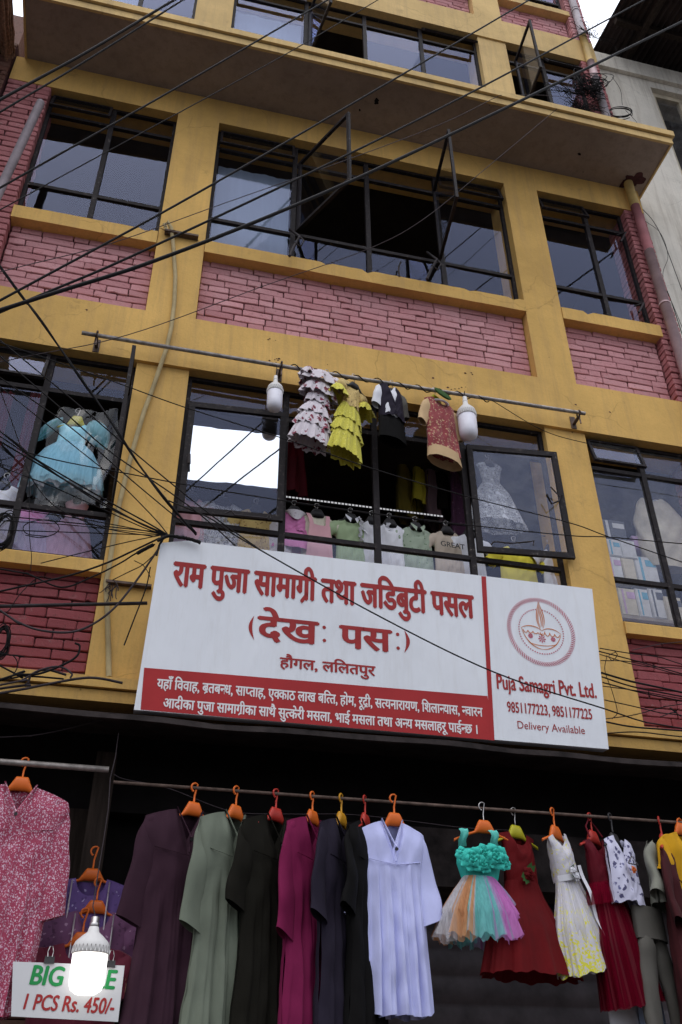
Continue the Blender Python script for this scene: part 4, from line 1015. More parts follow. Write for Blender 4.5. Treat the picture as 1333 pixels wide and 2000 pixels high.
for px, py in ((97, 1876), (216, 1884)):
    p = P(px, py, -.402); k = MB(); k.add([p+Vector(v) for v in ((-.022,-.008,-.012),(.022,-.008,-.012),(.022,.008,-.012),(-.022,.008,-.012),(-.020,0,.018),(.020,0,.018))], [(0,1,5,4),(3,4,5,2),(0,4,3),(1,2,5),(0,3,2,1)])
    k.tube([p+Vector(v) for v in ((-.009,-.004,.014),(-.012,-.006,.035),(-.006,-.008,.056),(.006,-.008,.056),(.012,-.006,.035),(.009,-.004,.014))], .0022, 5, 1); k.build('clip', [M['hang_black'], M['wire']], SB)

# lamps: two unlit above the window, one lit at the left
def lamp(p, h, label, lit=False, cord=None, k=.168):
    """p = foot of the dome, h = full height of housing and dome"""
    p = Vector(p); t_ = thing('lamp', p, label, 'lamp', 'bulb lamps on wires'); r = h*k
    mb = MB(); mb.lathe([(.001, 0), (r*.55, h*.012), (r*.86, h*.06), (r*.97, h*.13), (r*.985, h*.16), (r*1.0, h*.50), (r*.2, h*.505)], p, 28); mb.build('dome', M['lit' if lit else 'bulb_lens'], t_)
    mb = MB(); mb.lathe([(r*1.0, h*.505), (r*1.05, h*.51), (r*1.05, h*.60), (r*.95, h*.66), (r*.62, h*.735), (r*.34, h*.79), (r*.27, h*.86), (r*.001, h*.865)], p, 28)
    for i in range(28):
        a = 2*math.pi*i/28; d = Vector((math.cos(a), math.sin(a), 0)); mb.tube([p+d*r*1.05+Vector((0, 0, h*.515)), p+d*r*1.05+Vector((0, 0, h*.60))], r*.03, 4)
    mb.build('housing', M['bulb_white'], t_)
    mb = MB(); mb.lathe([(r*.25, h*.855), (r*.28, h*.87), (r*.28, h*.91), (r*.24, h*.915), (r*.25, h*.985), (r*.1, h), (.001, h)], p, 16); mb.build('socket', M['bulb_white' if not lit else 'wire'], t_)
    if cord:
        mb = MB(); mb.tube([p+Vector((0, 0, h*.99))]+cord, .0028, 5); mb.build('cord', M['cable_grey' if lit else 'cable'], t_)
    return t_
p = P(166, 1944, -.47); hh = P(176, 1800, -.47).z-p.z
lamp(p+Vector((.0, 0, 0)), hh*1.08, 'lit bulb lamp hanging before the sale board', True, [P(182, 1770, -.42), P(193, 1700, -.34), P(203, 1640, -.32), P(212, 1580, -.32), P(216, 1520, -.315), P(226, 1478, -.30), P(232, 1432, -.28)], .24)
# ------------------------------------------------------------------ children's clothes on the right of the long rail
GD = 'small dresses at the right end of the long rail'
def leafy(mb, c, r, q, mi, n=5):
    for i in range(n):
        a = q.uniform(0, 6.28); d = Vector((math.cos(a), -.25, math.sin(a)))*r; s_ = Vector((-math.sin(a), 0, math.cos(a)))*r*.3; c_ = Vector(c)
        mb.add([c_, c_+d*.5+s_, c_+d, c_+d*.5-s_], [(0,1,2,3)], mi)
# tutu
h = onrail(937)+Vector((0, -.03, 0)); hanger(h, 'hang_orange', 'orange hanger with wire hook carrying the teal flower tutu dress', rz=6, w=.37, wire_hook=True, drop=.075)
o = h+Vector((-.055, -.01, -.15)); D = thing('dress', o-Vector((0, 0, .5)), 'teal flower tutu dress with peach, teal and pink tulle skirt', 'dress', GD)
for s_ in (-1, 1):
    mb = MB(); mb.grid(lambda u, v: o+Vector((s_*(.078+.012*v)+(u-.5)*.045+.004*math.sin(v*14), -.035*math.sin(v*3.1)-.012+.006*math.sin(u*9+v*7), .045*math.sin(min(1, v*2)*1.57)-.13*v)), 6, 12); mb.build('strap', M['teal_s'], D)
mb = MB(); flare(mb, [(-.10, .115), (-.17, .118), (-.245, .095)], 60, (8, .03), 0, 3, squash=.4); mb.xf(Matrix.Translation(o)); mb.build('bodice', M['teal_c'], D)
q = random.Random(5)
for cx, cz, r in ((-.06, -.165, .068), (.065, -.15, .070), (.0, -.185, .05), (-.105, -.14, .042), (.11, -.17, .045), (.01, -.125, .045)):
    mb = MB(); petals(mb, o+Vector((cx, -.052-.01*q.random(), cz)), r, 7, 0, q); mb.build('flower', M['teal_c'], D)
def tcol(u, v):
    an = 2*math.pi*u; x = math.cos(an) if math.sin(an) < 0 else math.cos(an)*.9+.12; x += .07*math.sin(an*23)+.06*math.sin(an*41+1)
    return 3 if x < -.82 else 0 if x < -.5 else 3 if x < -.42 else 1 if x < .12 else 4 if x < .3 else 2 if x < .88 else 4
tm = [M['t_peach'], M['t_teal'], M['t_pink'], M['t_white'], M['t_lilac']]
for k, (r1, z1, am) in enumerate(((.275, -.535, .07), (.25, -.55, .09), (.22, -.52, .10))):
    mb = MB(); flare(mb, [(-.235, .088), (-.30, .135), (-.42, .21), (z1, r1*.93-.02*k)], 190, (17+3*k, am), 0, 20+k, mfn=tcol, edge=.012, squash=.55); mb.xf(Matrix.Translation(o) @ Matrix.Rotation(R(3), 4, 'Z') @ Matrix.Rotation(R(1), 4, 'Y')); mb.build('skirt', tm, D)

def dress(px, bod, skirt, label, rz=20, L=.64, w=.115, hem=.25, waist=.24, seed=0, hangermat='hang_orange', hlabel='', y_off=0, extra=None, rip=(11, .05), squash=.5, neck=(.5, .07, .03, 'r'), wire=False, hw_=.30, layers=1, dropz=.125, lean=0, name='dress', group=GD):
    h = onrail(px)+Vector((0, y_off, 0))
    if hlabel: hanger(h, hangermat, hlabel, rz=rz, w=hw_, wire_hook=wire)
    o = h+Vector((0, 0, -dropz)); t_ = thing(name, o-Vector((0, 0, L)), label, 'dress', group); Mz = Mx(o, rz, 0, lean)
    mb = MB(); body(mb, waist+.01, [(0, w), (.25, w*.82), (1, w*.86)], [(0, .015), (.3, .05), (1, .06)], neck, .02, (.003, 9, .3), seed, .003, nu=40, nv=18); mb.xf(Mz); mb.build('bodice', M[bod], t_)
    for k in range(layers):
        mb = MB(); flare(mb, [(-waist+.01, w*.86), (-waist-.06, w*1.08), (-waist-(L-waist)*.5, (w+hem)*.55), (-L-.02*k*0, hem-.02*k)], 150, rip, 0, seed+k, edge=.006, squash=squash); mb.xf(Mz); mb.build('skirt', M[skirt[k] if isinstance(skirt, list) else skirt], t_)
    if extra: extra(t_, Mz)
    return t_
def rose(c, r, petal_m, t_, Mz, leaves=True):
    q = random.Random(int(c[0]*1000)+3); mb = MB(); petals(mb, Vector(c), r, 6, 0, q); petals(mb, Vector(c)+Vector((0, -.012, 0)), r*.6, 5, 0, q)
    if leaves: leafy(mb, Vector(c)+Vector((0, .004, 0)), r*1.7, q, 1, 6)
    mb.xf(Mz); mb.build('flower', [M[petal_m], M['green_d']], t_)
dress(1004, 'red', 'red', 'dark red dress with cloth rose at the waist', 20, .71, .125, .305, .27, 31, 'hang_lime', 'lime yellow hanger with wire hook carrying the red rose dress', .02, lambda t_, Mz: rose((-.02, -.075, -.235), .040, 'red', t_, Mz), wire=True)
def wy(t_, Mz):
    for i, (x, z) in enumerate(((-.055, -.205), (-.035, -.235))): rose((x, -.072, z), .024, 'white_c', t_, Mz, i == 0)
    mb = MB(); mb.grid(lambda u, v: Mz @ Vector((.03+(u-.5)*.036+.006*math.sin(v*8), -.075-.055*v+.006*math.sin(v*13), -.18-.42*v)), 4, 18); mb.build('sash', M['white_c'], t_)
    mb = MB(); mb.grid(lambda u, v: Mz @ Vector(((u-.5)*.20, -.066*max(.0, 1-(u*2-1)**2)**.5-.004, -.215-.03*v)), 12, 2); mb.build('belt', M['white_c'], t_)
dress(1073, 'embro', ['embro', 't_white'], 'white dress with yellow lace hem and white sash', 34, .68, .105, .245, .235, 41, 'hang_orange', 'orange plastic hanger of the white and yellow dress', -.02, wy, (10, .05), layers=2, lean=-13)
def mt(t_, Mz):
    for s_ in (-1, 1):
        mb = MB(); mb.tube([Mz @ Vector((s_*.07, -.02, .0)), Mz @ Vector((s_*.05, .0, .06)), Mz @ Vector((.0, 0, .10))], .005, 5); mb.build('strap', M['maroon'], t_)
    mb = MB(); flare(mb, [(-.23, .12), (-.29, .17), (-.34, .19)], 80, (12, .08), 0, 77, squash=.5); mb.xf(Mz); mb.build('ruffle', M['t_red'], t_)
dress(1150, 'maroon', ['t_red', 'maroon', 't_red'], 'maroon tulle dress with thin straps and ruffled waist', 32, .82, .12, .24, .25, 51, 'hang_red', 'dark red hanger of the maroon tulle dress', .02, mt, (12, .07), layers=3, lean=-10)
# boy's set: flower print waistcoat, grey suit jacket sleeve and trousers
def shirtlike(name, o, mat, label, w, L, rz=0, slv=None, slmat=None, neck=(.36, .09, .02, 'r'), cat='shirt', group=None, seed=1, slx=.05, dp=.055, slr=.055, pleat=(.006, 7, .3), hem=.008, wtab=None, extra=None):
    o = Vector(o); t_ = thing(name, o-Vector((0, 0, L)), label, cat, group); Mz = Mx(o, rz); mb = MB()
    body(mb, L, wtab or [(0, w), (.2, w*.94), (1, w*1.02)], [(0, .015), (.2, dp*.8), (1, dp)], neck, .045, pleat, seed, hem, nu=44, nv=26); mb.xf(Mz); mb.build('body', M[mat], t_)
    if slv:
        for s_ in (-1, 1):
            mb = MB(); sleeve(mb, (s_*(w-.03), 0, -.05), (s_*(w+slx), 0, -.05-slv), slr, slr*1.05, .5, seed=seed+s_); mb.xf(Mz); mb.build('sleeve', M[slmat or mat], t_)
    if extra: extra(t_, Mz)
    return t_
def trousers(o, mat, label, w, L, rz=0, group=None, seed=3, spread=.02):
    o = Vector(o); t_ = thing('trousers', o-Vector((0, 0, L)), label, 'trousers', group); Mz = Mx(o, rz)
    mb = MB(); flare(mb, [(0, w), (-.05, w*1.03), (-.16, w*1.05)], 48, (5, .02), 0, seed, squash=.35); mb.xf(Mz); mb.build('waist', M[mat], t_)
    for s_ in (-1, 1):
        mb = MB(); sleeve(mb, (s_*w*.5, 0, -.13), (s_*(w*.55+spread), 0, -L), w*.52, w*.44, .55, seed=seed+s_); mb.xf(Mz); mb.build('leg', M[mat], t_)
    return t_
GB = "boys' set at the far right of the long rail"
h = onrail(1186)+Vector((0, -.0, 0)); hanger(h, 'hang_black', 'dark hanger of the navy flower print waistcoat', rz=35, w=.26, group='hangers on the shop rails', body_h=.02)
def wst(t_, Mz):
    mb = MB(); petals(mb, Vector((-.02, -.075, -.20)), .022, 6, 0, random.Random(2)); mb.xf(Mz); mb.build('brooch', M['hang_orange'], t_)
    mb = MB(); mb.tube([Mz @ Vector((-.06, -.075, -.17)), Mz @ Vector((-.02, -.08, -.13)), Mz @ Vector((.04, -.075, -.165)), Mz @ Vector((-.055, -.075, -.172))], .004, 5); mb.build('chain', M['wire'], t_)
shirtlike('waistcoat', h+Vector((.02, 0, -.11)), 'navyflower', 'white waistcoat with navy flower print and brooch', .135, .36, 30, neck=(.4, .16, .02, 'v'), cat='waistcoat', group=GB, seed=61, extra=wst)
h2 = P(1272, 1640, -.26); shirtlike('jacket', h2, 'suit_lite', 'pale grey suit jacket hanging beside the flower print waistcoat', .10, .36, 48, .27, group=GB, cat='jacket', seed=62, slx=.03, slr=.06)
trousers(P(1262, 1775, -.25), 'grey_suit', 'grey suit trousers below the pale jacket', .135, .62, 30, GB, 63, .05)
hg(1279, 'hang_red', 'red plastic hanger of the dark maroon kurta at the right edge', 50)
kurta(1286, 'maroon_d', 'dark maroon kurta at the right end of the rail', 50, L=1.0, seed=64, hw=.17, slv=.4, y_off=.03)
h3 = P(1338, 1622, -.33); hanger(Vector((h3.x, RODY, RODZ+.012)), 'hang_orange', 'orange hanger of the mustard yellow top at the right edge', rz=15, w=.26, hk=RODZ-h3.z-.05); shirtlike('top', Vector((h3.x, RODY, h3.z)), 'mustard_c', 'mustard yellow top cut by the right edge', .16, .52, 15, .2, cat='top', seed=65, slr=.06, slx=.03)
for px, py, m_, lab, w_ in ((1215, 1948, 'white_c', 'white trousers hanging low under the maroon tulle dress', .11), (1268, 1952, 'denim', 'pale denim trousers hanging low at the right', .09), (1325, 1925, 'purple_m', 'mauve print trousers hanging low at the right edge', .08)):
    trousers(P(px, py, -.12), m_, lab, w_, .42, 20, 'trousers hung low at the right', int(px))

# ------------------------------------------------------------------ first floor rod over the middle window
UY = -.105; uz = (P(160, 652, UY).z+P(1143, 808, UY).z+P(550, 712, UY).z)/3; ux0, ux1 = P(160, 652, UY).x, P(1143, 808, UY).x
mb = MB(); mb.tube([(ux0, UY, uz-.005), (1.2, UY, uz-.012), (ux1, UY, uz+.012)], .0155, 12); rodo = mb.build('clothes_rod', M['iron']); tag(rodo, 'long grey steel rod on wall brackets above the middle window', 'rod')
for px in (187, 550, 1130):
    x = P(px, 670 if px < 300 else 715 if px < 700 else 806, UY).x; b_ = thing('rod_bracket', (x, 0, uz), {187: 'rusty bracket at the left end of the long steel rod', 550: 'rusty bracket above the left unlit lamp', 1130: 'rusty bracket at the right end of the long steel rod'}[px], 'bracket', 'brackets of the long steel rod')
    mb = MB(); mb.box((x-.012, UY, uz-.035), (x+.012, -.001, uz-.024)); mb.box((x-.022, -.008, uz-.07), (x+.022, -.001, uz+.05)); mb.build('arm', M['rust'], b_)
    mb = MB(); mb.tube([(x, UY-.026*math.cos(a), uz+.026*math.sin(a)) for a in [2*math.pi*k/14 for k in range(15)]], .007, 6); mb.tube([(x, UY, uz-.02), (x+.004, UY, uz-.10)], .006, 6); mb.build('clamp', M['rust'], b_)
def onrod(px, py=720): p = P(px, py, UY); return Vector((p.x, UY, uz+.016))
mb = MB(); x0 = P(560, 716, UY).x; x1 = P(957, 778, UY).x; n = 150
mb.tube([(x0+(x1-x0)*i/n, UY+(.019+.004*math.sin(i*.3))*math.cos(i*.42), uz-.008+(.019+.008*max(0, math.sin(i*.21)))*math.sin(i*.42)) for i in range(n+1)], .0042, 5)
tag(mb.build('cable', M['cable']), 'black flex wound round the long steel rod', 'cable')
for px, py, pt, lab, cx in ((536, 802, 735, 'unlit white bulb lamp hanging at the left of the cherry dress', 545), (917, 858, 776, 'unlit white bulb lamp hanging at the right of the red kurta', 913)):
    p = P(px, py, UY-.02); t0 = P(cx, pt, UY-.02); hh = (t0.z-p.z)*1.0; lamp(p, hh, lab, False, [Vector((p.x+.006, UY-.02, p.z+hh+.06)), Vector((p.x+.0, UY-.01, uz-.01)), Vector((p.x, UY, uz+.018))])
GU = 'clothes hanging from the long steel rod'
def uhook(px, label, mat='wire', rz=30, w=.22, dz=0): return hanger(onrod(px), 'hang_black', label, rz=rz, w=w, wire_hook=True, group='wire hooked hangers on the steel rod', hk=.05+dz, body_h=.015, drop=.04)
# cherry dress
h = onrod(640, 728); uhook(640, 'hanger of the cherry print dress', w=.2)
o = h+Vector((-.045, -.03, -.085)); D = thing('dress', o-Vector((0, 0, .72)), 'white ruffled dress with red cherry print on the long steel rod', 'dress', GU)
Mz = Mx(o, 12, 0, 8) @ Matrix.Diagonal((.80, .85, .92, 1))
mb = MB(); body(mb, .34, [(0, .11), (.4, .085), (1, .08)], [(0, .02), (.3, .05), (1, .055)], (.4, .06, .02, 'r'), .03, (.003, 9, .2), 71, nu=36, nv=16); mb.xf(Mz); mb.build('bodice', M['cherry'], D)
for k, pr in enumerate(([(.02, .09), (-.04, .16), (-.13, .20)], [(-.10, .10), (-.16, .15), (-.25, .175)], [(-.21, .09), (-.27, .11), (-.335, .115)], [(-.33, .085), (-.39, .12), (-.47, .15)], [(-.44, .115), (-.51, .145), (-.60, .17)], [(-.55, .135), (-.63, .16), (-.75, .185)])):
    mb = MB(); flare(mb, pr, 160, (7+k, .11), 0, 80+k, edge=.007, squash=.5, m=12); mb.xf(Mz); mb.build('ruffle', M['cherry'], D)
for s_ in (-1, 1):
    mb = MB(); flare(mb, [(.01, .03), (-.03, .06), (-.09, .085)], 60, (7, .12), 0, 90+s_, edge=.01, squash=.9); mb.xf(Mz @ Matrix.Translation((s_*.135, 0, .01))); mb.build('sleeve', M['cherry'], D)
# yellow dress
uhook(692, 'hanger of the yellow eyelet dress', w=.2); o = onrod(690, 735)+Vector((.0, .02, -.07)); D = thing('dress', o-Vector((0, 0, .76)), 'lemon yellow dress with eyelet ruffles beside the cherry dress', 'dress', GU); Mz = Mx(o, 28, 0, 7) @ Matrix.Diagonal((.86, .86, .93, 1))
mb = MB(); body(mb, .30, [(0, .105), (.4, .09), (1, .085)], [(0, .02), (.3, .05), (1, .055)], (.4, .05, .02, 'r'), .03, (.003, 9, .2), 72, nu=36, nv=16); mb.xf(Mz); mb.build('bodice', M['eyelet2'], D)
for k, pr in enumerate(([(-.27, .09), (-.35, .115), (-.46, .135)], [(-.42, .11), (-.50, .13), (-.60, .155)], [(-.55, .125), (-.65, .145), (-.80, .165)])):
    mb = MB(); flare(mb, pr, 160, (8+k, .11), 0, 100+k, edge=.008, squash=.5, m=12); mb.xf(Mz); mb.build('ruffle', M['eyelet'], D)
for s_ in (-1, 1):
    mb = MB(); sleeve(mb, (s_*.08, 0, -.03), (s_*.15, -.01, -.17), .05, .055, .6, 0); mb.xf(Mz); mb.build('sleeve', M['eyelet2'], D)
    mb = MB(); flare(mb, [(-.15, .05), (-.19, .075), (-.255, .10)], 70, (7, .14), 0, 110+s_, edge=.01, squash=.8); mb.xf(Mz @ Matrix.Translation((s_*.15, -.01, 0))); mb.build('cuff', M['eyelet'], D)
# waistcoat set
uhook(765, 'hanger of the black waistcoat set', w=.2); o = onrod(760, 750)+Vector((0, -.02, -.07)); D = thing('waistcoat', o-Vector((0, 0, .55)), 'black waistcoat over white shirt with black trousers on the long steel rod', 'waistcoat', GU); Mz = Mx(o, 22) @ Matrix.Scale(1.0, 4)
mb = MB(); body(mb, .34, [(0, .10), (.25, .105), (1, .11)], [(0, .02), (.3, .06), (1, .065)], (.42, .17, .02, 'v'), .03, (.004, 7, .2), 73, nu=44, nv=24); mb.xf(Mz); mb.build('body', M['navy'], D)
mb = MB(); body(mb, .33, [(0, .093), (.25, .09), (1, .095)], [(0, .012), (.3, .045), (1, .05)], (.35, .06, .02, 'v'), .03, (.004, 7, .2), 74, nu=30, nv=16); mb.xf(Mz); mb.build('shirt', M['white_c'], D)
for s_ in (-1, 1):
    mb = MB(); sleeve(mb, (s_*.085, .0, -.03), (s_*.135, 0, -.25), .042, .04, .6, 0, seed=s_); mb.xf(Mz); mb.build('sleeve', M['white_c' if s_ < 0 else 'grey_suit'], D)
mb = MB(); flare(mb, [(-.30, .10), (-.38, .115), (-.54, .12)], 48, (5, .03), 0, 75, squash=.45); mb.xf(Mz); mb.build('trousers', M['black'], D)
# red brocade kurta
h = onrod(850, 765); hanger(h, 'hang_lime', 'hanger of the red brocade kurta', rz=28, w=.2, wire_hook=True, group='wire hooked hangers on the steel rod', hk=.05, body_h=.02)
def rb(t_, Mz):
    mb = MB(); flare(mb, [(-.505, .146), (-.55, .150), (-.60, .153)], 50, (6, .02), 0, 76, squash=.42); mb.xf(Mz); mb.build('hem', M['beige_c'], t_)
    mb = MB(); mb.lathe([(.001, 0), (.045, .002), (.052, .012), (.045, .018), (.001, .016)], (0, 0, 0), 24); mb.xf(Mz @ Matrix.Translation((0, -.035, .025)) @ Matrix.Rotation(R(62), 4, 'X') @ Matrix.Diagonal((1.4, 1.8, 1, 1))); mb.build('collar_insert', M['green_d'], t_)
    mb = MB(); mb.tube([Mz @ Vector((.058*math.cos(a), -.005-.05*math.sin(a), -.035-.02*math.sin(a))) for a in [2*math.pi*k/20 for k in range(21)]], .014, 6, flat=.5); mb.build('collar', M['white_c'], t_)
shirtlike('kurta', h+Vector((.02, -.02, -.13)), 'brocade', 'small red brocade kurta with beige sleeves and hem', .145, .53, 22, .26, 'beige_c', cat='kurta', group=GU, seed=77, slx=.045, slr=.042, extra=rb, neck=(.45, .04, .02, 'r'))

# ------------------------------------------------------------------ clothes inside the middle window
GI = 'small clothes lined up behind the middle window'; IY = .27
zi = P(640, 1000, IY).z+.045
mb = MB(); mb.tube([(.12, IY, zi), (1.5, IY, zi-.012), (2.88, IY, zi)], .004, 5); tag(mb.build('wire', M['cable']), 'taut wire behind the middle window carrying the small shirts', 'wire')
def inner(px, mat, label, w=.115, L=.42, slv=.1, seed=0, slmat=None, extra=None, y=IY, name='shirt', dz=0, neck=(.42, .05, .02, 'r'), hl=True, slx=.075, **k):
    x = P(px, 1020, y).x; o = Vector((x, y, zi-.06+dz))
    if hl: hanger(Vector((x, y, zi+.008+dz)), 'hang_black', 'black hanger of the '+label.split(',')[0], rz=4, w=.19, wire_hook=True, hk=.022, body_h=.028, drop=.03, group='black hangers behind the middle window')
    return shirtlike(name, o+Vector((0, 0, -.018)), mat, label, w, L, 4, slv, slmat, neck, name, GI, seed, slx=slx, slr=.048, extra=extra, **k)
def dung(t_, Mz):
    mb = MB(); mb.grid(lambda u, v: Mz @ Vector(((u-.5)*(.15+.05*v), -.068-.004*math.sin(u*9), -.135-.32*v)), 10, 12)
    for s_ in (-1, 1): mb.grid(lambda u, v: Mz @ Vector((s_*(.055+.018*v)+(u-.5)*.03, -.063+.05*v**2, -.14+.13*v)), 3, 8)
    mb.build('dungaree', M['pink_c'], t_)
def pinaf(t_, Mz):
    mb = MB(); mb.grid(lambda u, v: Mz @ Vector(((u-.5)*.17*(1-.3*v), -.066*max(.1, 1-(u*2-1)**2)**.5-.004, -.03-.09*(1-(2*u-1)**2)*v*.8-.01*v)), 14, 6); mb.build('collar', M['pinkdot'], t_)
    mb = MB(); flare(mb, [(-.14, .10), (-.22, .14), (-.34, .17)], 70, (9, .05), 0, 4, squash=.4); mb.xf(Mz); mb.build('skirt', M['hotpink'], t_)
def coll(m_):
    def f(t_, Mz):
        mb = MB()
        for s_ in (-1, 1): mb.grid(lambda u, v: Mz @ Vector((s_*(.012+.042*u+.012*v*(1-u)), -.035-.022*(1-u)-.012*v, -.045*(1-u)-.045*v*(1-.4*u)+.012)), 5, 4)
        mb.build('collar', M[m_], t_)
    return f
def ruff(t_, Mz):
    for s_ in (-1, 1):
        mb = MB(); mb.grid(lambda u, v: Mz @ Vector((s_*(.09+.028*v+.01*math.sin(u*26)), -.03-.02*v+.012*math.sin(u*31+v), -.01-.20*u)), 26, 3); mb.build('ruffle', M['white_c'], t_)
def great(t_, Mz):
    o2 = Mz @ Vector((-.092, -.0705, -.185)); e1 = (Mz.to_3x3() @ Vector((1, 0, 0))); e3 = Vector((0, 0, 1)); n3 = -(Mz.to_3x3() @ Vector((0, 1, 0)))
    text_mesh(list('GREAT'), .02, (0, .185, 0, .042), (o2, e1, e3, n3), 'lettering', 'hang_black', t_, 0, .686, 0, .004)
inner(575, 'hotpink', 'pink pinafore with white dotted collar, behind the left of the open window', .10, .2, None, 201, extra=pinaf)
inner(620, 'cream_c', 'cream shirt under pale pink dungarees in the open window', .115, .42, .10, 202, extra=dung)
inner(686, 'mint_c', 'light green shirt with pale collar in the open window', .115, .42, .11, 203, extra=coll('white_c'))
inner(728, 'white_c', 'white frilled sleeveless top behind the window mullion', .09, .40, None, 204, extra=ruff)
inner(762, 'white_c', 'plain white top right of the mullion', .115, .42, .09, 205)
inner(812, 'greenprint', 'green printed shirt with a paper tag', .12, .40, .10, 206, extra=coll('greenprint'))
inner(872, 'tan_c', 'tan shirt with black capital letters', .115, .40, .10, 207, extra=great)
inner(915, 'white_c', 'white shirt half hidden by the open right sash', .10, .42, .09, 208)
inner(370, 'pink_c', 'pale pink top behind the left corner of the middle window', .11, .36, .1, 209)
inner(432, 'lace', 'white lace top behind the silver filmed sash', .15, .42, .12, 210)
inner(500, 'eyelet2', 'mustard dotted frock behind the silver filmed sash', .12, .42, .1, 211, dz=-.03)
inner(548, 'pinkdot', 'white dotted frock beside the pink pinafore', .09, .40, None, 212, dz=-.06)
inner(1000, 'yellow_c', 'bright yellow shirt behind the open right sash', .15, .46, .12, 213, dz=-.06)
inner(1068, 'white_c', 'white shirt at the right end behind the dusty sash', .10, .5, .08, 214, dz=-.04)
# white lace dress high behind the right sash
o = P(955, 905, .3); hanger(o+Vector((0, 0, .09)), 'hang_black', 'black hanger of the white lace dress', rz=0, w=.2, wire_hook=True, hk=.03, body_h=.02, group='black hangers behind the middle window')
D = thing('dress', o-Vector((0, 0, .6)), 'white lace dress behind the open right sash', 'dress', GI); mb = MB()
body(mb, .2, [(0, .11), (.4, .085), (1, .07)], [(0, .02), (.3, .04), (1, .045)], (.4, .05, .02, 'r'), .03, (.003, 9, .2), 78, nu=30, nv=12); mb.xf(Mx(o)); mb.build('bodice', M['lace'], D)
mb = MB(); flare(mb, [(-.19, .07), (-.3, .14), (-.6, .24)], 90, (9, .06), 0, 79, squash=.45); mb.xf(Mx(o)); mb.build('skirt', M['lace'], D)
# deep inside
GX = 'clothes hanging deep inside the middle room'; DY = 1.0; zr = P(820, 868, DY).z
mb = MB(); mb.tube([(.3, DY, zr), (3.4, DY, zr)], .012, 8); tag(mb.build('clothes_rail', M['iron']), 'dim rail inside the middle room behind the window', 'rail')
for px, m_, lab, w_, L_ in ((786, 'olive_y', 'olive green frock on the rail deep in the middle room', .12, .75), (816, 'yellow_c', 'dim yellow frock on the rail deep in the middle room', .12, .62), (838, 'mauve', 'mauve frock on the rail deep in the middle room', .11, .75), (858, 'olive', 'blackish olive frock on the rail deep in the middle room', .1, .66), (884, 'purple_m', 'mauve print frock at the right end of the dim rail', .15, 1.0)):
    p = P(px, 870, DY); o = Vector((p.x, DY-.01, zr-.10)); hanger(Vector((p.x, DY, zr+.016)), 'hang_black', 'black hanger of the '+lab, rz=60, w=.24, group='black hangers on the dim rail', hk=.05, body_h=.02)
    shirtlike('dress', o, m_, lab, w_, L_, 50, None, cat='dress', group=GX, seed=int(px), pleat=(.02, 9, .2), wtab=[(0, w_), (.2, w_*.8), (1, w_*1.5)])
o = P(574, 838, .55); hanger(o+Vector((0, 0, .10)), 'hang_black', 'black hanger of the maroon frock inside the middle room', rz=20, w=.24, group='black hangers on the dim rail', hk=.05, body_h=.02)
shirtlike('dress', o, 'maroon', 'maroon frock hanging inside beside the silver filmed sash', .12, .66, 30, None, cat='dress', group=GX, seed=81, pleat=(.02, 9, .2), wtab=[(0, .12), (.2, .1), (1, .17)])
mb = MB(); a, b = P(556, 970, .45), P(866, 1009, .45); n = 46
for i in range(n):
    c = a.lerp(b, (i+.5)/n); mb.box((c.x-.009, c.y-.004, c.z-.006), (c.x+.009, c.y-.001, c.z+.006), 1)
mb.obox((a.x, a.y, a.z-.01), (b.x-a.x, 0, b.z-a.z), (0, .006, 0), (0, 0, .02), 0); tag(mb.build('led_strip', [M['dark'], M['led']]), 'dotted white light strip across the open middle window', 'light strip')

# ------------------------------------------------------------------ left window: blue tulle dress and pink frocks
h = P(155, 800, .16); hanger(h+Vector((0, 0, .0)), 'hang_lime', 'mustard hanger with wire hook carrying the blue tulle dress', rz=-3, w=.24, wire_hook=True, hk=.065, body_h=.05, drop=.05, group='hangers in the left window')
o = h+Vector((-.01, .01, -.125)); D = thing('dress', o-Vector((0, 0, .7)), 'sky blue tulle dress with puffed sleeves in the left window', 'dress', 'frocks in the left window'); Mz = Mx(o, -4) @ Matrix.Scale(.9, 4)
mb = MB(); body(mb, .22, [(0, .125), (.4, .10), (1, .105)], [(0, .02), (.3, .05), (1, .055)], (.52, .045, .02, 'r'), .03, (.003, 9, .2), 82, nu=36, nv=14); mb.xf(Mz); mb.build('bodice', M['blue_c'], D)
mb = MB(); flare(mb, [(-.20, .10), (-.28, .16), (-.42, .22), (-.55, .25)], 120, (9, .05), 0, 83, squash=.45); mb.xf(Mz); mb.build('underskirt', M['blue_c'], D)
for k in range(2):
    mb = MB(); flare(mb, [(-.20, .105), (-.28, .18), (-.44, .26), (-.64+.04*k, .29)], 140, (13+3*k, .06), 0, 84+k, squash=.45, edge=.01); mb.xf(Mz); mb.build('overskirt', M['t_blue'], D)
mb = MB(); flare(mb, [(-.52, .25), (-.58, .27), (-.66, .28)], 110, (15, .07), 0, 88, squash=.4, edge=.02); mb.xf(Mz); mb.build('hem', M['t_white'], D)
for s_ in (-1, 1):
    for r_, m_ in ((.10, 't_blue'), (.085, 't_teal')):
        mb = MB(); q = random.Random(s_*5+int(r_*100)); f = [q.uniform(0, 6) for _ in range(3)]
        mb.grid(lambda u, v: Mz @ Vector((s_*(.12+.14*v)+math.cos(2*math.pi*u)*r_*math.sin(math.pi*min(.93, .12+.84*v))*(1+.12*math.sin(12*math.pi*u+f[0]))*.7, math.sin(2*math.pi*u)*r_*.7*math.sin(math.pi*min(.93, .12+.84*v)), .02-.22*v+math.sin(2*math.pi*u*5+f[1])*.008+math.cos(2*math.pi*u)*r_*.55*math.sin(math.pi*min(.93, .12+.84*v)))), 40, 12, wrap=True); mb.build('sleeve', M[m_], D)
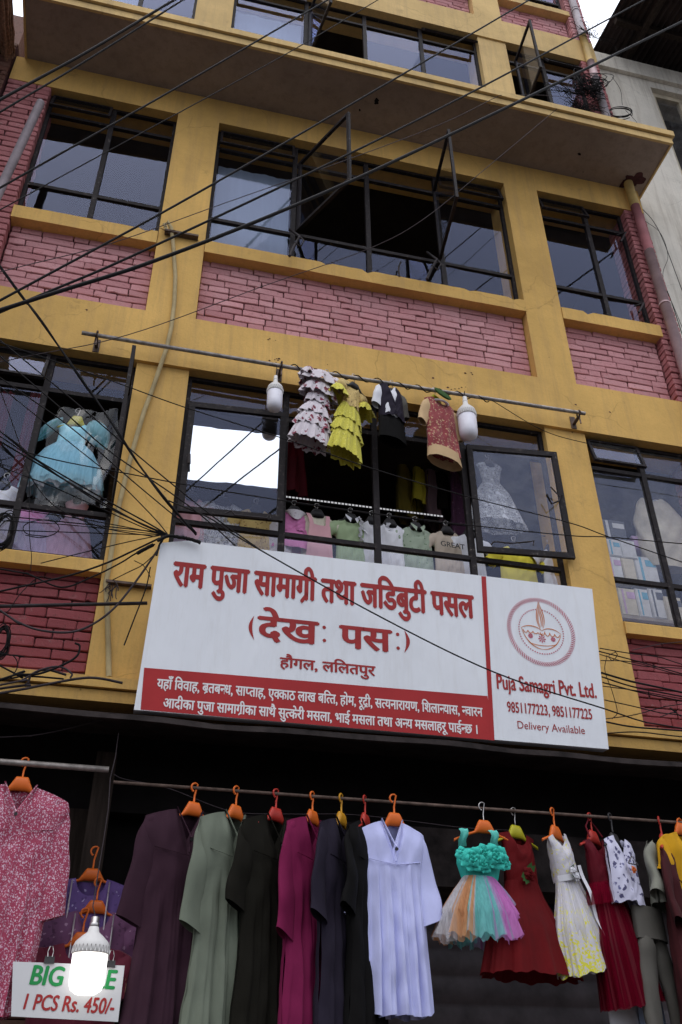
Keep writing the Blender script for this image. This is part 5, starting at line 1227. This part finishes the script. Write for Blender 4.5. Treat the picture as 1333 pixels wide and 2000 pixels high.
mb = MB(); q = random.Random(3); cv = [P(66, 985, .10), P(222, 992, .10), P(232, 800, .10), P(100, 800, .10)]
mb.grid(lambda u, v: cv[0].lerp(cv[1], u).lerp(cv[3].lerp(cv[2], u), v)+Vector((.006*math.sin(v*13+u*4), .02*math.sin(u*7+v*3)+.012*math.sin(u*17-v*11), .0)), 30, 40)
tag(mb.build('plastic_cover', M['plastic']), 'clear crinkled plastic cover in front of the blue dress', 'plastic cover')
for px, py, m1, m2, lab, w_ in ((62, 985, 'hotpink', 't_lilac', 'bright pink and white frock at the foot of the left window', .12), (152, 978, 'pink_c', 't_pale', 'pale pink frock at the foot of the left window', .075), (108, 1012, 't_pale', 't_pale', 'rose tulle frock between the two others in the left window', .1), (10, 950, 'white_c', 't_white', 'white wrapped frock at the left edge of the window', .12)):
    o = P(px, py, .26); hanger(o+Vector((0, 0, .10)), 'hang_black', 'black hanger of the '+lab, rz=0, w=w_*1.7, wire_hook=True, hk=.03, body_h=.02, group='hangers in the left window')
    D = thing('dress', o-Vector((0, 0, .5)), lab, 'dress', 'frocks in the left window'); mb = MB(); body(mb, .16, [(0, w_), (.5, w_*.8), (1, w_*.8)], [(0, .02), (.3, .04), (1, .045)], (.4, .05, .02, 'r'), .03, (.003, 9, .2), px, nu=30, nv=12); mb.xf(Mx(o)); mb.build('bodice', M[m1], D)
    mb = MB(); flare(mb, [(-.15, w_*.8), (-.22, w_*1.4), (-.48, w_*2.1)], 90, (9, .07), 0, px+1, squash=.45); mb.xf(Mx(o)); mb.build('skirt', M[m2], D)
for px, lab, w_ in ((8, 'dark red curtain at the left edge of the left window', .05), (66, 'dark red curtain beside the mullion of the left window', .045)):
    a = P(px+8, 765, .3); mb = MB(); mb.grid(lambda u, v: a+Vector(((u-.5)*w_*2, .015*math.sin(u*16+v), -.95*v)), 16, 10); tag(mb.build('curtain', M['maroon']), lab, 'curtain', 'dark red curtains in the left window')

# ------------------------------------------------------------------ right window: stacked packages
def package(px0, py0, px1, py1, y, mat, label, stripe=None, d=.12):
    a, b = P(px0, py1, y), P(px1, py1, y); c = P(px0, py0, y); z0, z1 = a.z, c.z; t_ = thing('package', ((a.x+b.x)/2, y, z0), label, 'package', 'packages stacked in the right window')
    mb = MB(); e = .006; x0, x1 = a.x, b.x
    mb.box((x0, y+e, z0), (x1, y+d, z1)); mb.box((x0+e, y, z0+e), (x1-e, y+e-.0005, z1-e)); mb.build('carton', M[mat], t_)
    if stripe:
        mb = MB(); k = .22*(x1-x0); mb.box((x0+k, y-.002, z0+.012), (x0+k*1.5, y-.0005, z1-.012)); mb.box((x0+2.2*k, y-.002, z1-.03-.25*(z1-z0)), (x1-.25*k, y-.0005, z1-.03)); mb.build('printing', M[stripe], t_)
M['box_grey'] = simple('slate_carton', (.10, .11, .13), .5); M['box_white'] = simple('white_carton', (.66, .66, .66), .45); M['box_blue'] = simple('cyan_print', (.14, .42, .58), .45); M['box_pink'] = simple('lilac_print', (.55, .36, .55), .45); M['box_cream'] = simple('cream_carton', (.62, .56, .44), .5); M['box_dark'] = simple('print_white', (.7, .7, .7), .5); M['shelf'] = simple('shelf_board', (.30, .25, .20), .7)
for args in ((1178, 1013, 1226, 1050, .34, 'box_grey', 'slate grey package on top of the stack in the right window', 'box_dark'), (1190, 1052, 1216, 1084, .32, 'box_white', 'white package with cyan stripe below the slate grey one', 'box_blue'), (1217, 1054, 1246, 1088, .33, 'box_white', 'plain white package right of the cyan striped one', None),
             (1192, 1086, 1220, 1128, .30, 'box_white', 'white package with lilac print above the window bar', 'box_pink'), (1222, 1090, 1246, 1130, .30, 'box_cream', 'cream package beside the lilac printed one', None), (1248, 1086, 1290, 1135, .34, 'box_white', 'wide white package with cyan print above the window bar', 'box_blue'),
             (1216, 1148, 1250, 1200, .28, 'box_cream', 'cream package with lilac print at the foot of the right window', 'box_pink'), (1252, 1150, 1276, 1204, .27, 'box_white', 'tall white package with cyan print at the foot of the right window', 'box_blue'), (1278, 1150, 1306, 1206, .30, 'box_white', 'white package with slate print at the foot of the right window', 'box_grey'), (1308, 1165, 1340, 1212, .28, 'box_cream', 'cream package with slate print at the right edge', 'box_grey'), (1240, 1046, 1266, 1070, .36, 'box_pink', 'small lilac package lying on the white ones', None)):
    package(*args)
zs = P(1230, 1212, .3).z
mb = MB(); mb.box((3.25, .22, zs-.03), (4.17, .50, zs-.004)); t_ = tag(mb.build('shelf', M['shelf']), 'low board inside the right window carrying the packages', 'shelf')
a = P(1312, 1112, .36); bag = thing('bag', a, 'big cream plastic bag bulging behind the right window', 'bag'); mb = MB()
mb.grid(lambda u, v: a+Vector((math.cos(2*math.pi*u)*.25*(math.sin(math.pi*min(.97, .2+.72*v))**.45)*(1+.05*math.sin(6*math.pi*u+v*5)+.035*math.sin(14*math.pi*u+v*17)), math.sin(2*math.pi*u)*.09*math.sin(math.pi*min(.97, .14+.8*v))**.6*(1+.12*math.sin(10*math.pi*u+v*9)+.10*math.sin(22*math.pi*u-v*21)), .64*v+.02*math.sin(8*math.pi*u)*v)), 40, 24, wrap=True); mb.build('sack', M['box_cream'], bag)
mb = MB(); mb.tube([a+Vector((.03*math.cos(k), .03*math.sin(k), .64)) for k in [.5*i for i in range(14)]], .008, 5); mb.build('tie', M['box_white'], bag)
# ------------------------------------------------------------------ overhead cables and wire tangles
def cable(pix, y, r, label, group=None, ext=(0, 0), mat='cable', jig=.0, strands=1, name='cable'):
    """pix: photo pixels along the cable; y: its depth (number or one per pixel); ext: metres it runs on beyond each end"""
    ys = y if isinstance(y, (list, tuple)) else [y]*len(pix)
    if len(ys) == 2 and len(pix) > 2: ys = [ys[0]+(ys[1]-ys[0])*i/(len(pix)-1) for i in range(len(pix))]
    pts = [P(a, b, c) for (a, b), c in zip(pix, ys)]
    if ext[0]: pts = [pts[0]+(pts[0]-pts[1]).normalized()*ext[0]]+pts
    if ext[1]: pts = pts+[pts[-1]+(pts[-1]-pts[-2]).normalized()*ext[1]]
    pts = crom(pts) if len(pts) > 2 else [pts[0].lerp(pts[1], k/8)-Vector((0, 0, .02*math.sin(math.pi*k/8))) for k in range(9)]
    if jig: pts = [p+Vector((rnd.uniform(-jig, jig), 0, rnd.uniform(-jig, jig))) for p in pts]
    r *= .84; mb = MB(); mb.tube(pts, r, 6)
    for s_ in range(1, strands):          # further strands twisted round the first
        mb.tube([p+Vector((0, math.cos(i*.35+s_*2), math.sin(i*.35+s_*2)))*r*1.9 for i, p in enumerate(pts)], r*.8, 5)
    o = mb.build(name, M[mat]); tag(o, label, 'cable', group); return o
GO = 'black cables slung across the upper windows'; G2 = 'thin wires fanning into the sign corner'; G3 = 'loose cables left of the sign'; G4 = 'cables right of the sign'
cable([(0, 195), (180, 96), (350, -6)], -1.6, .011, 'thick black cable at the upper left, higher of the close pair', GO, (3, 4))
cable([(0, 219), (150, 130), (345, 8)], -1.6, .0075, 'black cable at the upper left, lower of the close pair', GO, (3, 4))
cable([(0, 367), (320, 186), (640, 0)], -1.5, .0075, 'black cable crossing the left upper window and the cornice', GO, (3, 4))
cable([(0, 410), (350, 220), (560, 105), (745, -4)], -1.4, .0042, 'thin black wire under the cable that crosses the left upper window', GO, (3, 4))
cable([(0, 587), (345, 400), (667, 215), (1034, 0)], -1.5, .008, 'black cable from the left brick panel up over the cornice', GO, (3, 4))
cable([(0, 610), (265, 497), (667, 308), (960, 160), (1262, -2)], -1.5, .0085, 'black cable crossing the two open upper sashes to the sky', GO, (3, 4))
cable([(0, 606), (325, 501), (667, 362), (1000, 205), (1333, 42)], -1.7, .0125, 'thickest black cable from the left beam to the neighbour roof', GO, (3, 4))
cable([(0, 531), (215, 476), (430, 400), (667, 316), (860, 243), (977, 186)], [-.9, -.62], .0035, 'thin grey wire ending on the cornice edge', GO, (2, 0), 'cable_grey')
cable([(977, 186), (1060, 186), (1140, 193)], [-.62, -.1], .0035, 'thin grey wire from the cornice edge to the wire nest', GO, (0, 0), 'cable_grey')
cable([(1088, 213), (960, 320), (832, 425), (725, 484), (520, 557), (250, 654), (0, 707)], [-.62, -.6, -.5, -.4, -.4, -.4, -.4], .0035, 'thin wire hanging from the cornice across the middle brick panel', GO, (0, 2), 'cable_grey')
cable([(958, 780), (1060, 840), (1148, 866), (1240, 884), (1333, 898)], [UY, -.12], .0035, 'thin wire from the steel rod to the right window', G4, (0, 2))
cable([(-10, 505), (60, 600), (125, 690), (200, 798), (270, 905), (345, 1000), (384, 1045)], [-.9, -.5], .0070, 'thick twisted pair of black cables running down to the sign corner', G3, (3, 0), strands=2)
cable([(105, 705), (230, 748), (360, 795), (556, 857), (724, 914), (914, 970), (1109, 1020), (1188, 1048), (1333, 1098)], -.55, .0042, 'black wire crossing the open right sash and the right column', G4, (2, 3))
cable([(0, 842), (66, 887), (270, 929), (400, 953), (556, 978), (740, 1004), (911, 1025), (1113, 1046), (1188, 1049), (1333, 1062)], -.5, .0042, 'black wire running level across the small shirts to the right', G4, (2, 3))
cable([(330, 978), (410, 1012), (484, 1060), (740, 1203), (966, 1313), (1180, 1384), (1260, 1410), (1340, 1424)], [-.3, -.52, -.56, -.56, -.56, -.56, -.5, -.4], .0055, 'black cable sagging diagonally across the front of the shop sign', G4, (0, 3))
SC = (330, 1046)
fan = [
    ([(0, 664), (135, 775), (270, 890), (400, 996), (520, 1082)], -.5, .005, 'black wire from the upper left across the blue dress to the sign top'),
    ([(0, 695), (105, 785), (210, 878), (330, 960), (400, 1012), (470, 1075)], -.52, .005, 'black wire just below the one that crosses the blue dress sleeve'),
    ([(0, 737), (135, 832), (260, 940), (384, 1043)], -.55, .0045, 'black wire crossing the blue dress bodice'),
    ([(0, 842), (60, 890), (192, 968), (290, 1022), SC], -.5, .0055, 'black wire crossing the blue dress skirt'),
    ([(0, 852), (70, 898), (200, 985), SC], -.48, .0045, 'black wire close under the one that crosses the blue skirt'),
    ([(0, 862), (90, 915), (190, 975), (270, 1020), SC], -.46, .006, 'thick black wire at the hem of the blue dress'),
    ([(0, 911), (90, 945), (180, 985), (280, 1030), SC], -.45, .0038, 'thin wire below the hem of the blue dress'),
    ([(38, 996), (150, 1012), (250, 1030), SC], -.4, .0035, 'thin wire level with the window bar at the left'),
    ([(0, 1007), (150, 1022), (318, 1040)], -.4, .004, 'wire running nearly level over the pink frocks'),
    ([(30, 1036), (180, 1041), SC], -.38, .0035, 'lowest level wire over the pink frocks'),
    ([(0, 1017), (120, 1024), (240, 1036), SC], -.42, .003, 'greyish wire over the pink frocks'),
    ([(150, 875), (225, 935), (300, 1010), SC], -.44, .004, 'short wire down past the left casement'),
    ([(0, 760), (15, 800), (40, 870), (60, 930), (110, 990), (200, 1030), (300, 1048)], -.42, .0035, 'bent wire looping under the blue dress'),
]
for pix, y, r, lab in fan: cable(pix, [y, -.44], r, lab, G2, (2.5, 0))
loose = [
    ([(312, 1051), (260, 1076), (210, 1099), (150, 1120), (90, 1135), (0, 1155)], -.35, .0065, 'black cable arching from the sign corner over the left sill', 'cable'),
    ([(303, 1063), (285, 1074), (264, 1082), (235, 1100), (180, 1127), (120, 1147), (54, 1121), (0, 1111)], -.33, .0055, 'black cable dipping over the red brick panel at the left', 'cable'),
    ([(314, 1066), (270, 1130), (225, 1186), (180, 1220), (135, 1235), (75, 1230), (30, 1212), (0, 1192)], -.34, .0075, 'grey cable hanging in a deep loop before the red bricks', 'cable_grey'),
    ([(294, 1108), (285, 1150), (262, 1210), (243, 1260)], -.28, .005, 'short dark cable hanging down the column beside the sign', 'cable'),
    ([(80, 1100), (160, 1080), (252, 1058), (312, 1046)], -.33, .0035, 'thin wire over the left sill to the sign corner', 'cable'),
    ([(58, 930), (58, 1040), (62, 1085), (60, 1115)], -.3, .003, 'thin wire hanging straight down over the pink frocks', 'cable'),
    ([(147, 1256), (156, 1262), (150, 1282), (120, 1300), (75, 1316), (30, 1318), (0, 1328)], -.22, .0075, 'black bent cable end rising from the clump by the left ledge', 'cable'),
    ([(0, 1354), (45, 1346), (90, 1337), (156, 1325), (195, 1325), (240, 1334)], -.20, .0085, 'thick grey cable along the left ledge', 'cable_grey'),
    ([(0, 1338), (40, 1330), (75, 1310), (115, 1302), (140, 1315), (138, 1324)], -.22, .0065, 'grey cable curling through the clump by the left ledge', 'cable_grey'),
    ([(0, 1345), (50, 1338), (62, 1318), (90, 1308), (130, 1318)], -.19, .008, 'grey cable at the bottom of the clump by the left ledge', 'cable_grey'),
    ([(0, 1300), (35, 1318), (80, 1322), (125, 1326)], -.18, .006, 'dark cable through the middle of the clump by the left ledge', 'cable'),
    ([(0, 1276), (25, 1280), (35, 1300), (20, 1325), (0, 1330)], -.2, .0035, 'thin wire loop at the left edge by the ledge', 'cable'),
    ([(220, 1133), (250, 1118), (278, 1104), (300, 1085)], -.2, .0035, 'thin tie wire across the column beside the sign', 'cable'),
    ([(263, 1095), (275, 1101), (280, 1104), (290, 1118), (294, 1128)], -.2, .003, 'small knotted wire end on the column beside the sign', 'cable'),
    ([(95, 1048), (55, 1043), (46, 1030), (62, 1019), (100, 1016), (116, 1030), (108, 1042), (80, 1050), (50, 1045)], -.32, .0035, 'loose wire ring in front of the pink frocks', 'cable'),
    ([(100, 1130), (75, 1128), (40, 1160), (20, 1190), (12, 1196)], -.25, .003, 'thin wire hanging down over the red bricks', 'cable'),
    ([(0, 1440), (60, 1437), (130, 1424), (205, 1404), (232, 1398)], -.22, .004, 'dusty string sagging under the awning at the left', 'cable_grey'),
    ([(222, 1512), (245, 1522), (330, 1540), (450, 1584), (560, 1590), (700, 1592), (900, 1616), (1000, 1622)], -.18, .0028, 'thin string sagging behind the long clothes rail', 'cable_grey'),
]
for pix, y, r, lab, m_ in loose: cable(pix, y, r, lab, G3, (1.5 if pix[0][0] == 0 else 0, 1.5 if pix[-1][0] == 0 else 0), m_)
mb = MB(); a, b = P(4, 1184, -.12), P(288, 1178, -.12); mb.tube([a-(b-a)*.4, b], .011, 8); tag(mb.build('iron_bar', M['steel']), 'black iron bar level across the left red bricks to the sign', 'bar')
rl = [
    ([(1172, 1266), (1230, 1276), (1290, 1284), (1340, 1300)], .004), ([(1170, 1272), (1240, 1290), (1340, 1318)], .0045), ([(1172, 1278), (1250, 1300), (1345, 1306)], .0035), ([(1174, 1290), (1240, 1294), (1340, 1322)], .0035),
    ([(1175, 1314), (1230, 1330), (1290, 1343), (1340, 1354)], .0075), ([(1176, 1322), (1240, 1342), (1340, 1362)], .0055), ([(1178, 1333), (1250, 1352), (1340, 1371)], .005), ([(1178, 1340), (1250, 1350), (1340, 1366)], .0035),
    ([(1181, 1367), (1240, 1380), (1290, 1392), (1340, 1398)], .004), ([(1183, 1404), (1240, 1396), (1300, 1380), (1340, 1374)], .0035), ([(1184, 1410), (1240, 1420), (1340, 1428)], .006), ([(1186, 1432), (1250, 1430), (1340, 1440)], .0045),
    ([(1196, 1404), (1206, 1390), (1196, 1350), (1182, 1310), (1186, 1280)], .003), ([(1290, 1400), (1320, 1392), (1345, 1410)], .004), ([(1200, 1270), (1206, 1280), (1196, 1290), (1190, 1280), (1202, 1274)], .003), ([(1235, 1270), (1290, 1258), (1345, 1252)], .0028)]
wl_ = ['topmost wire of the sheaf beside the right end of the sign', 'second wire from the top of the sheaf right of the sign', 'thin wire sagging below the two topmost ones right of the sign', 'thin wire above the thick cable right of the sign', 'thickest black cable of the sheaf right of the sign', 'cable just under the thickest one right of the sign', 'wire lower than the pair of thick cables right of the sign', 'thin wire between the thick cables right of the sign', 'wire over the lower red bricks right of the sign', 'wire rising to the right over the lower red bricks', 'black cable near the foot of the sign at the right', 'lowest wire at the right foot of the sign', 'thin wire loop down the column right of the sign', 'wire tuft at the right edge by the red bricks', 'little knotted wire ring on the column right of the sign', 'pale string rising to the right over the red bricks']
for i, ((pix, r), lab) in enumerate(zip(rl, wl_)): cable(pix, [-.30, -.16-.012*(i % 5)], r, lab, G4, (0, 2 if pix[-1][0] >= 1340 else 0), 'cable_grey' if i == 15 else 'cable')
# thick black joint sleeve where the wires meet on the sign corner
cable([(308, 1056), (330, 1047), (352, 1049), (375, 1054), (392, 1060)], -.50, .012, 'thick taped black cable joint lying on the left corner of the sign', G3, jig=.002)
cable([(268, 1081), (282, 1073), (300, 1064)], -.36, .013, 'taped cable splice left of the sign corner', G3, jig=.001)
cable([(316, 1046), (318, 1054), (312, 1064), (306, 1085)], -.48, .008, 'short black cable bent round the sign corner', G3)

def coil(c, r, n, label, w=.03, th=.003, tilt=(0, 0), el=1.3, seed=1, mess=.12):
    q = random.Random(seed); c = Vector(c); pts = []; ctr = Vector((0, 0, 0)); rr = 1; tx, ty = tilt
    for i in range(n*14):
        a = 2*math.pi*i/14
        if i % 14 == 0:
            ctr = Vector((q.uniform(-1, 1)*r*mess, q.uniform(-1, 1)*w*.5, q.uniform(-1, 1)*r*mess)); rr = q.uniform(1-2*mess, 1+mess); tx = tilt[0]+q.uniform(-1, 1)*mess*2; ty = q.uniform(-1, 1)*mess*3
        pts.append(c+ctr+Vector((math.cos(a)*r*rr+tx*math.sin(a)*r, ty*math.cos(a)*r*.6+q.uniform(-.003, .003), math.sin(a)*r*el*rr)))
    mb = MB(); mb.tube(crom(pts, 3), th, 5); tag(mb.build('cable_coil', M['cable']), label, 'coil')
coil(P(8, 1036, -.30), .052, 14, 'thick coil of black cable hanging at the left edge over the sill', .05, .003, el=2.3, seed=2)
coil(P(1211, 220, -.06), .13, 5, 'loose ring of black wire hung on the grey neighbour wall', .03, .0045, (.5, 0), .9, 3, .08)
coil(P(1150, 168, -.14), .15, 34, 'dense nest of black wire on the upper drainpipe', .09, .0035, (.3, 0), .9, 4, .35)
coil(P(4, 1252, -.15), .035, 12, 'bundle of frayed wires at the left edge before the red bricks', .04, .003, el=2.6, seed=5)
def tuft(px, py, y, n, L, label, seed, spread=1.0, up=1.0, mat='cable'):
    q = random.Random(seed); o = P(px, py, y); mb = MB()
    for i in range(n):
        a = q.uniform(-1.2, 1.2)*spread; d = Vector((math.sin(a), q.uniform(-.5, .2), math.cos(a)*up)); l_ = L*q.uniform(.5, 1.1); s_ = Vector((q.uniform(-.03, .03), q.uniform(-.02, .02), q.uniform(-.03, .03)))
        b = Vector((q.uniform(-1, 1)*.5, 0, q.uniform(-1, .3)))*l_*.6
        mb.tube(crom([o+s_, o+s_+d*l_*.5, o+s_+d*l_*.85+b*.4, o+s_+d*l_*.9+b], 5), .0028, 4)
    tag(mb.build('wire_tuft', M[mat]), label, 'wire tuft')
tuft(1158, 72, -.12, 22, .42, 'tuft of cut black wires sprouting from the upper drainpipe', 11)
tuft(1112, 180, -.03, 34, .34, 'tangle of loose wires before the upper right window', 12, 1.6, -.4)
tuft(1138, 214, -.05, 60, .30, 'heap of black wire on the cornice by the upper right window', 13, 1.5, .8)
tuft(222, 1140, -.02, 9, .10, 'wisp of frayed string on the iron bracket by the sign', 14, .8, -1.0, 'cable_grey')
tuft(327, 448, -.05, 12, .07, 'knot of twigs and wire on the bracket atop the conduit', 15, 1.5, .6, 'rust')
G5 = 'thin cables down the grey neighbour wall'
cable([(1262, 305), (1260, 340), (1240, 385), (1275, 430), (1296, 470), (1330, 560), (1345, 600)], .12, .004, 'thin black cable winding down the grey neighbour wall', G5, (0, 2))
cable([(1246, 372), (1262, 440), (1285, 520), (1312, 590), (1345, 690)], .10, .0045, 'thin cable hugging the corner of the yellow building', G5, (0, 2))
cable([(1258, 430), (1290, 455), (1305, 500), (1296, 545), (1333, 640)], .11, .003, 'thin wire bowed against the grey neighbour wall', G5, (0, 2))
cable([(1196, 150), (1212, 175), (1216, 205)], .10, .003, 'thin wire from the neighbour eave to the wire ring', G5)
cable([(1222, 215), (1245, 240), (1253, 262)], .10, .003, 'thin wire falling from the wire ring to the cornice', G5)
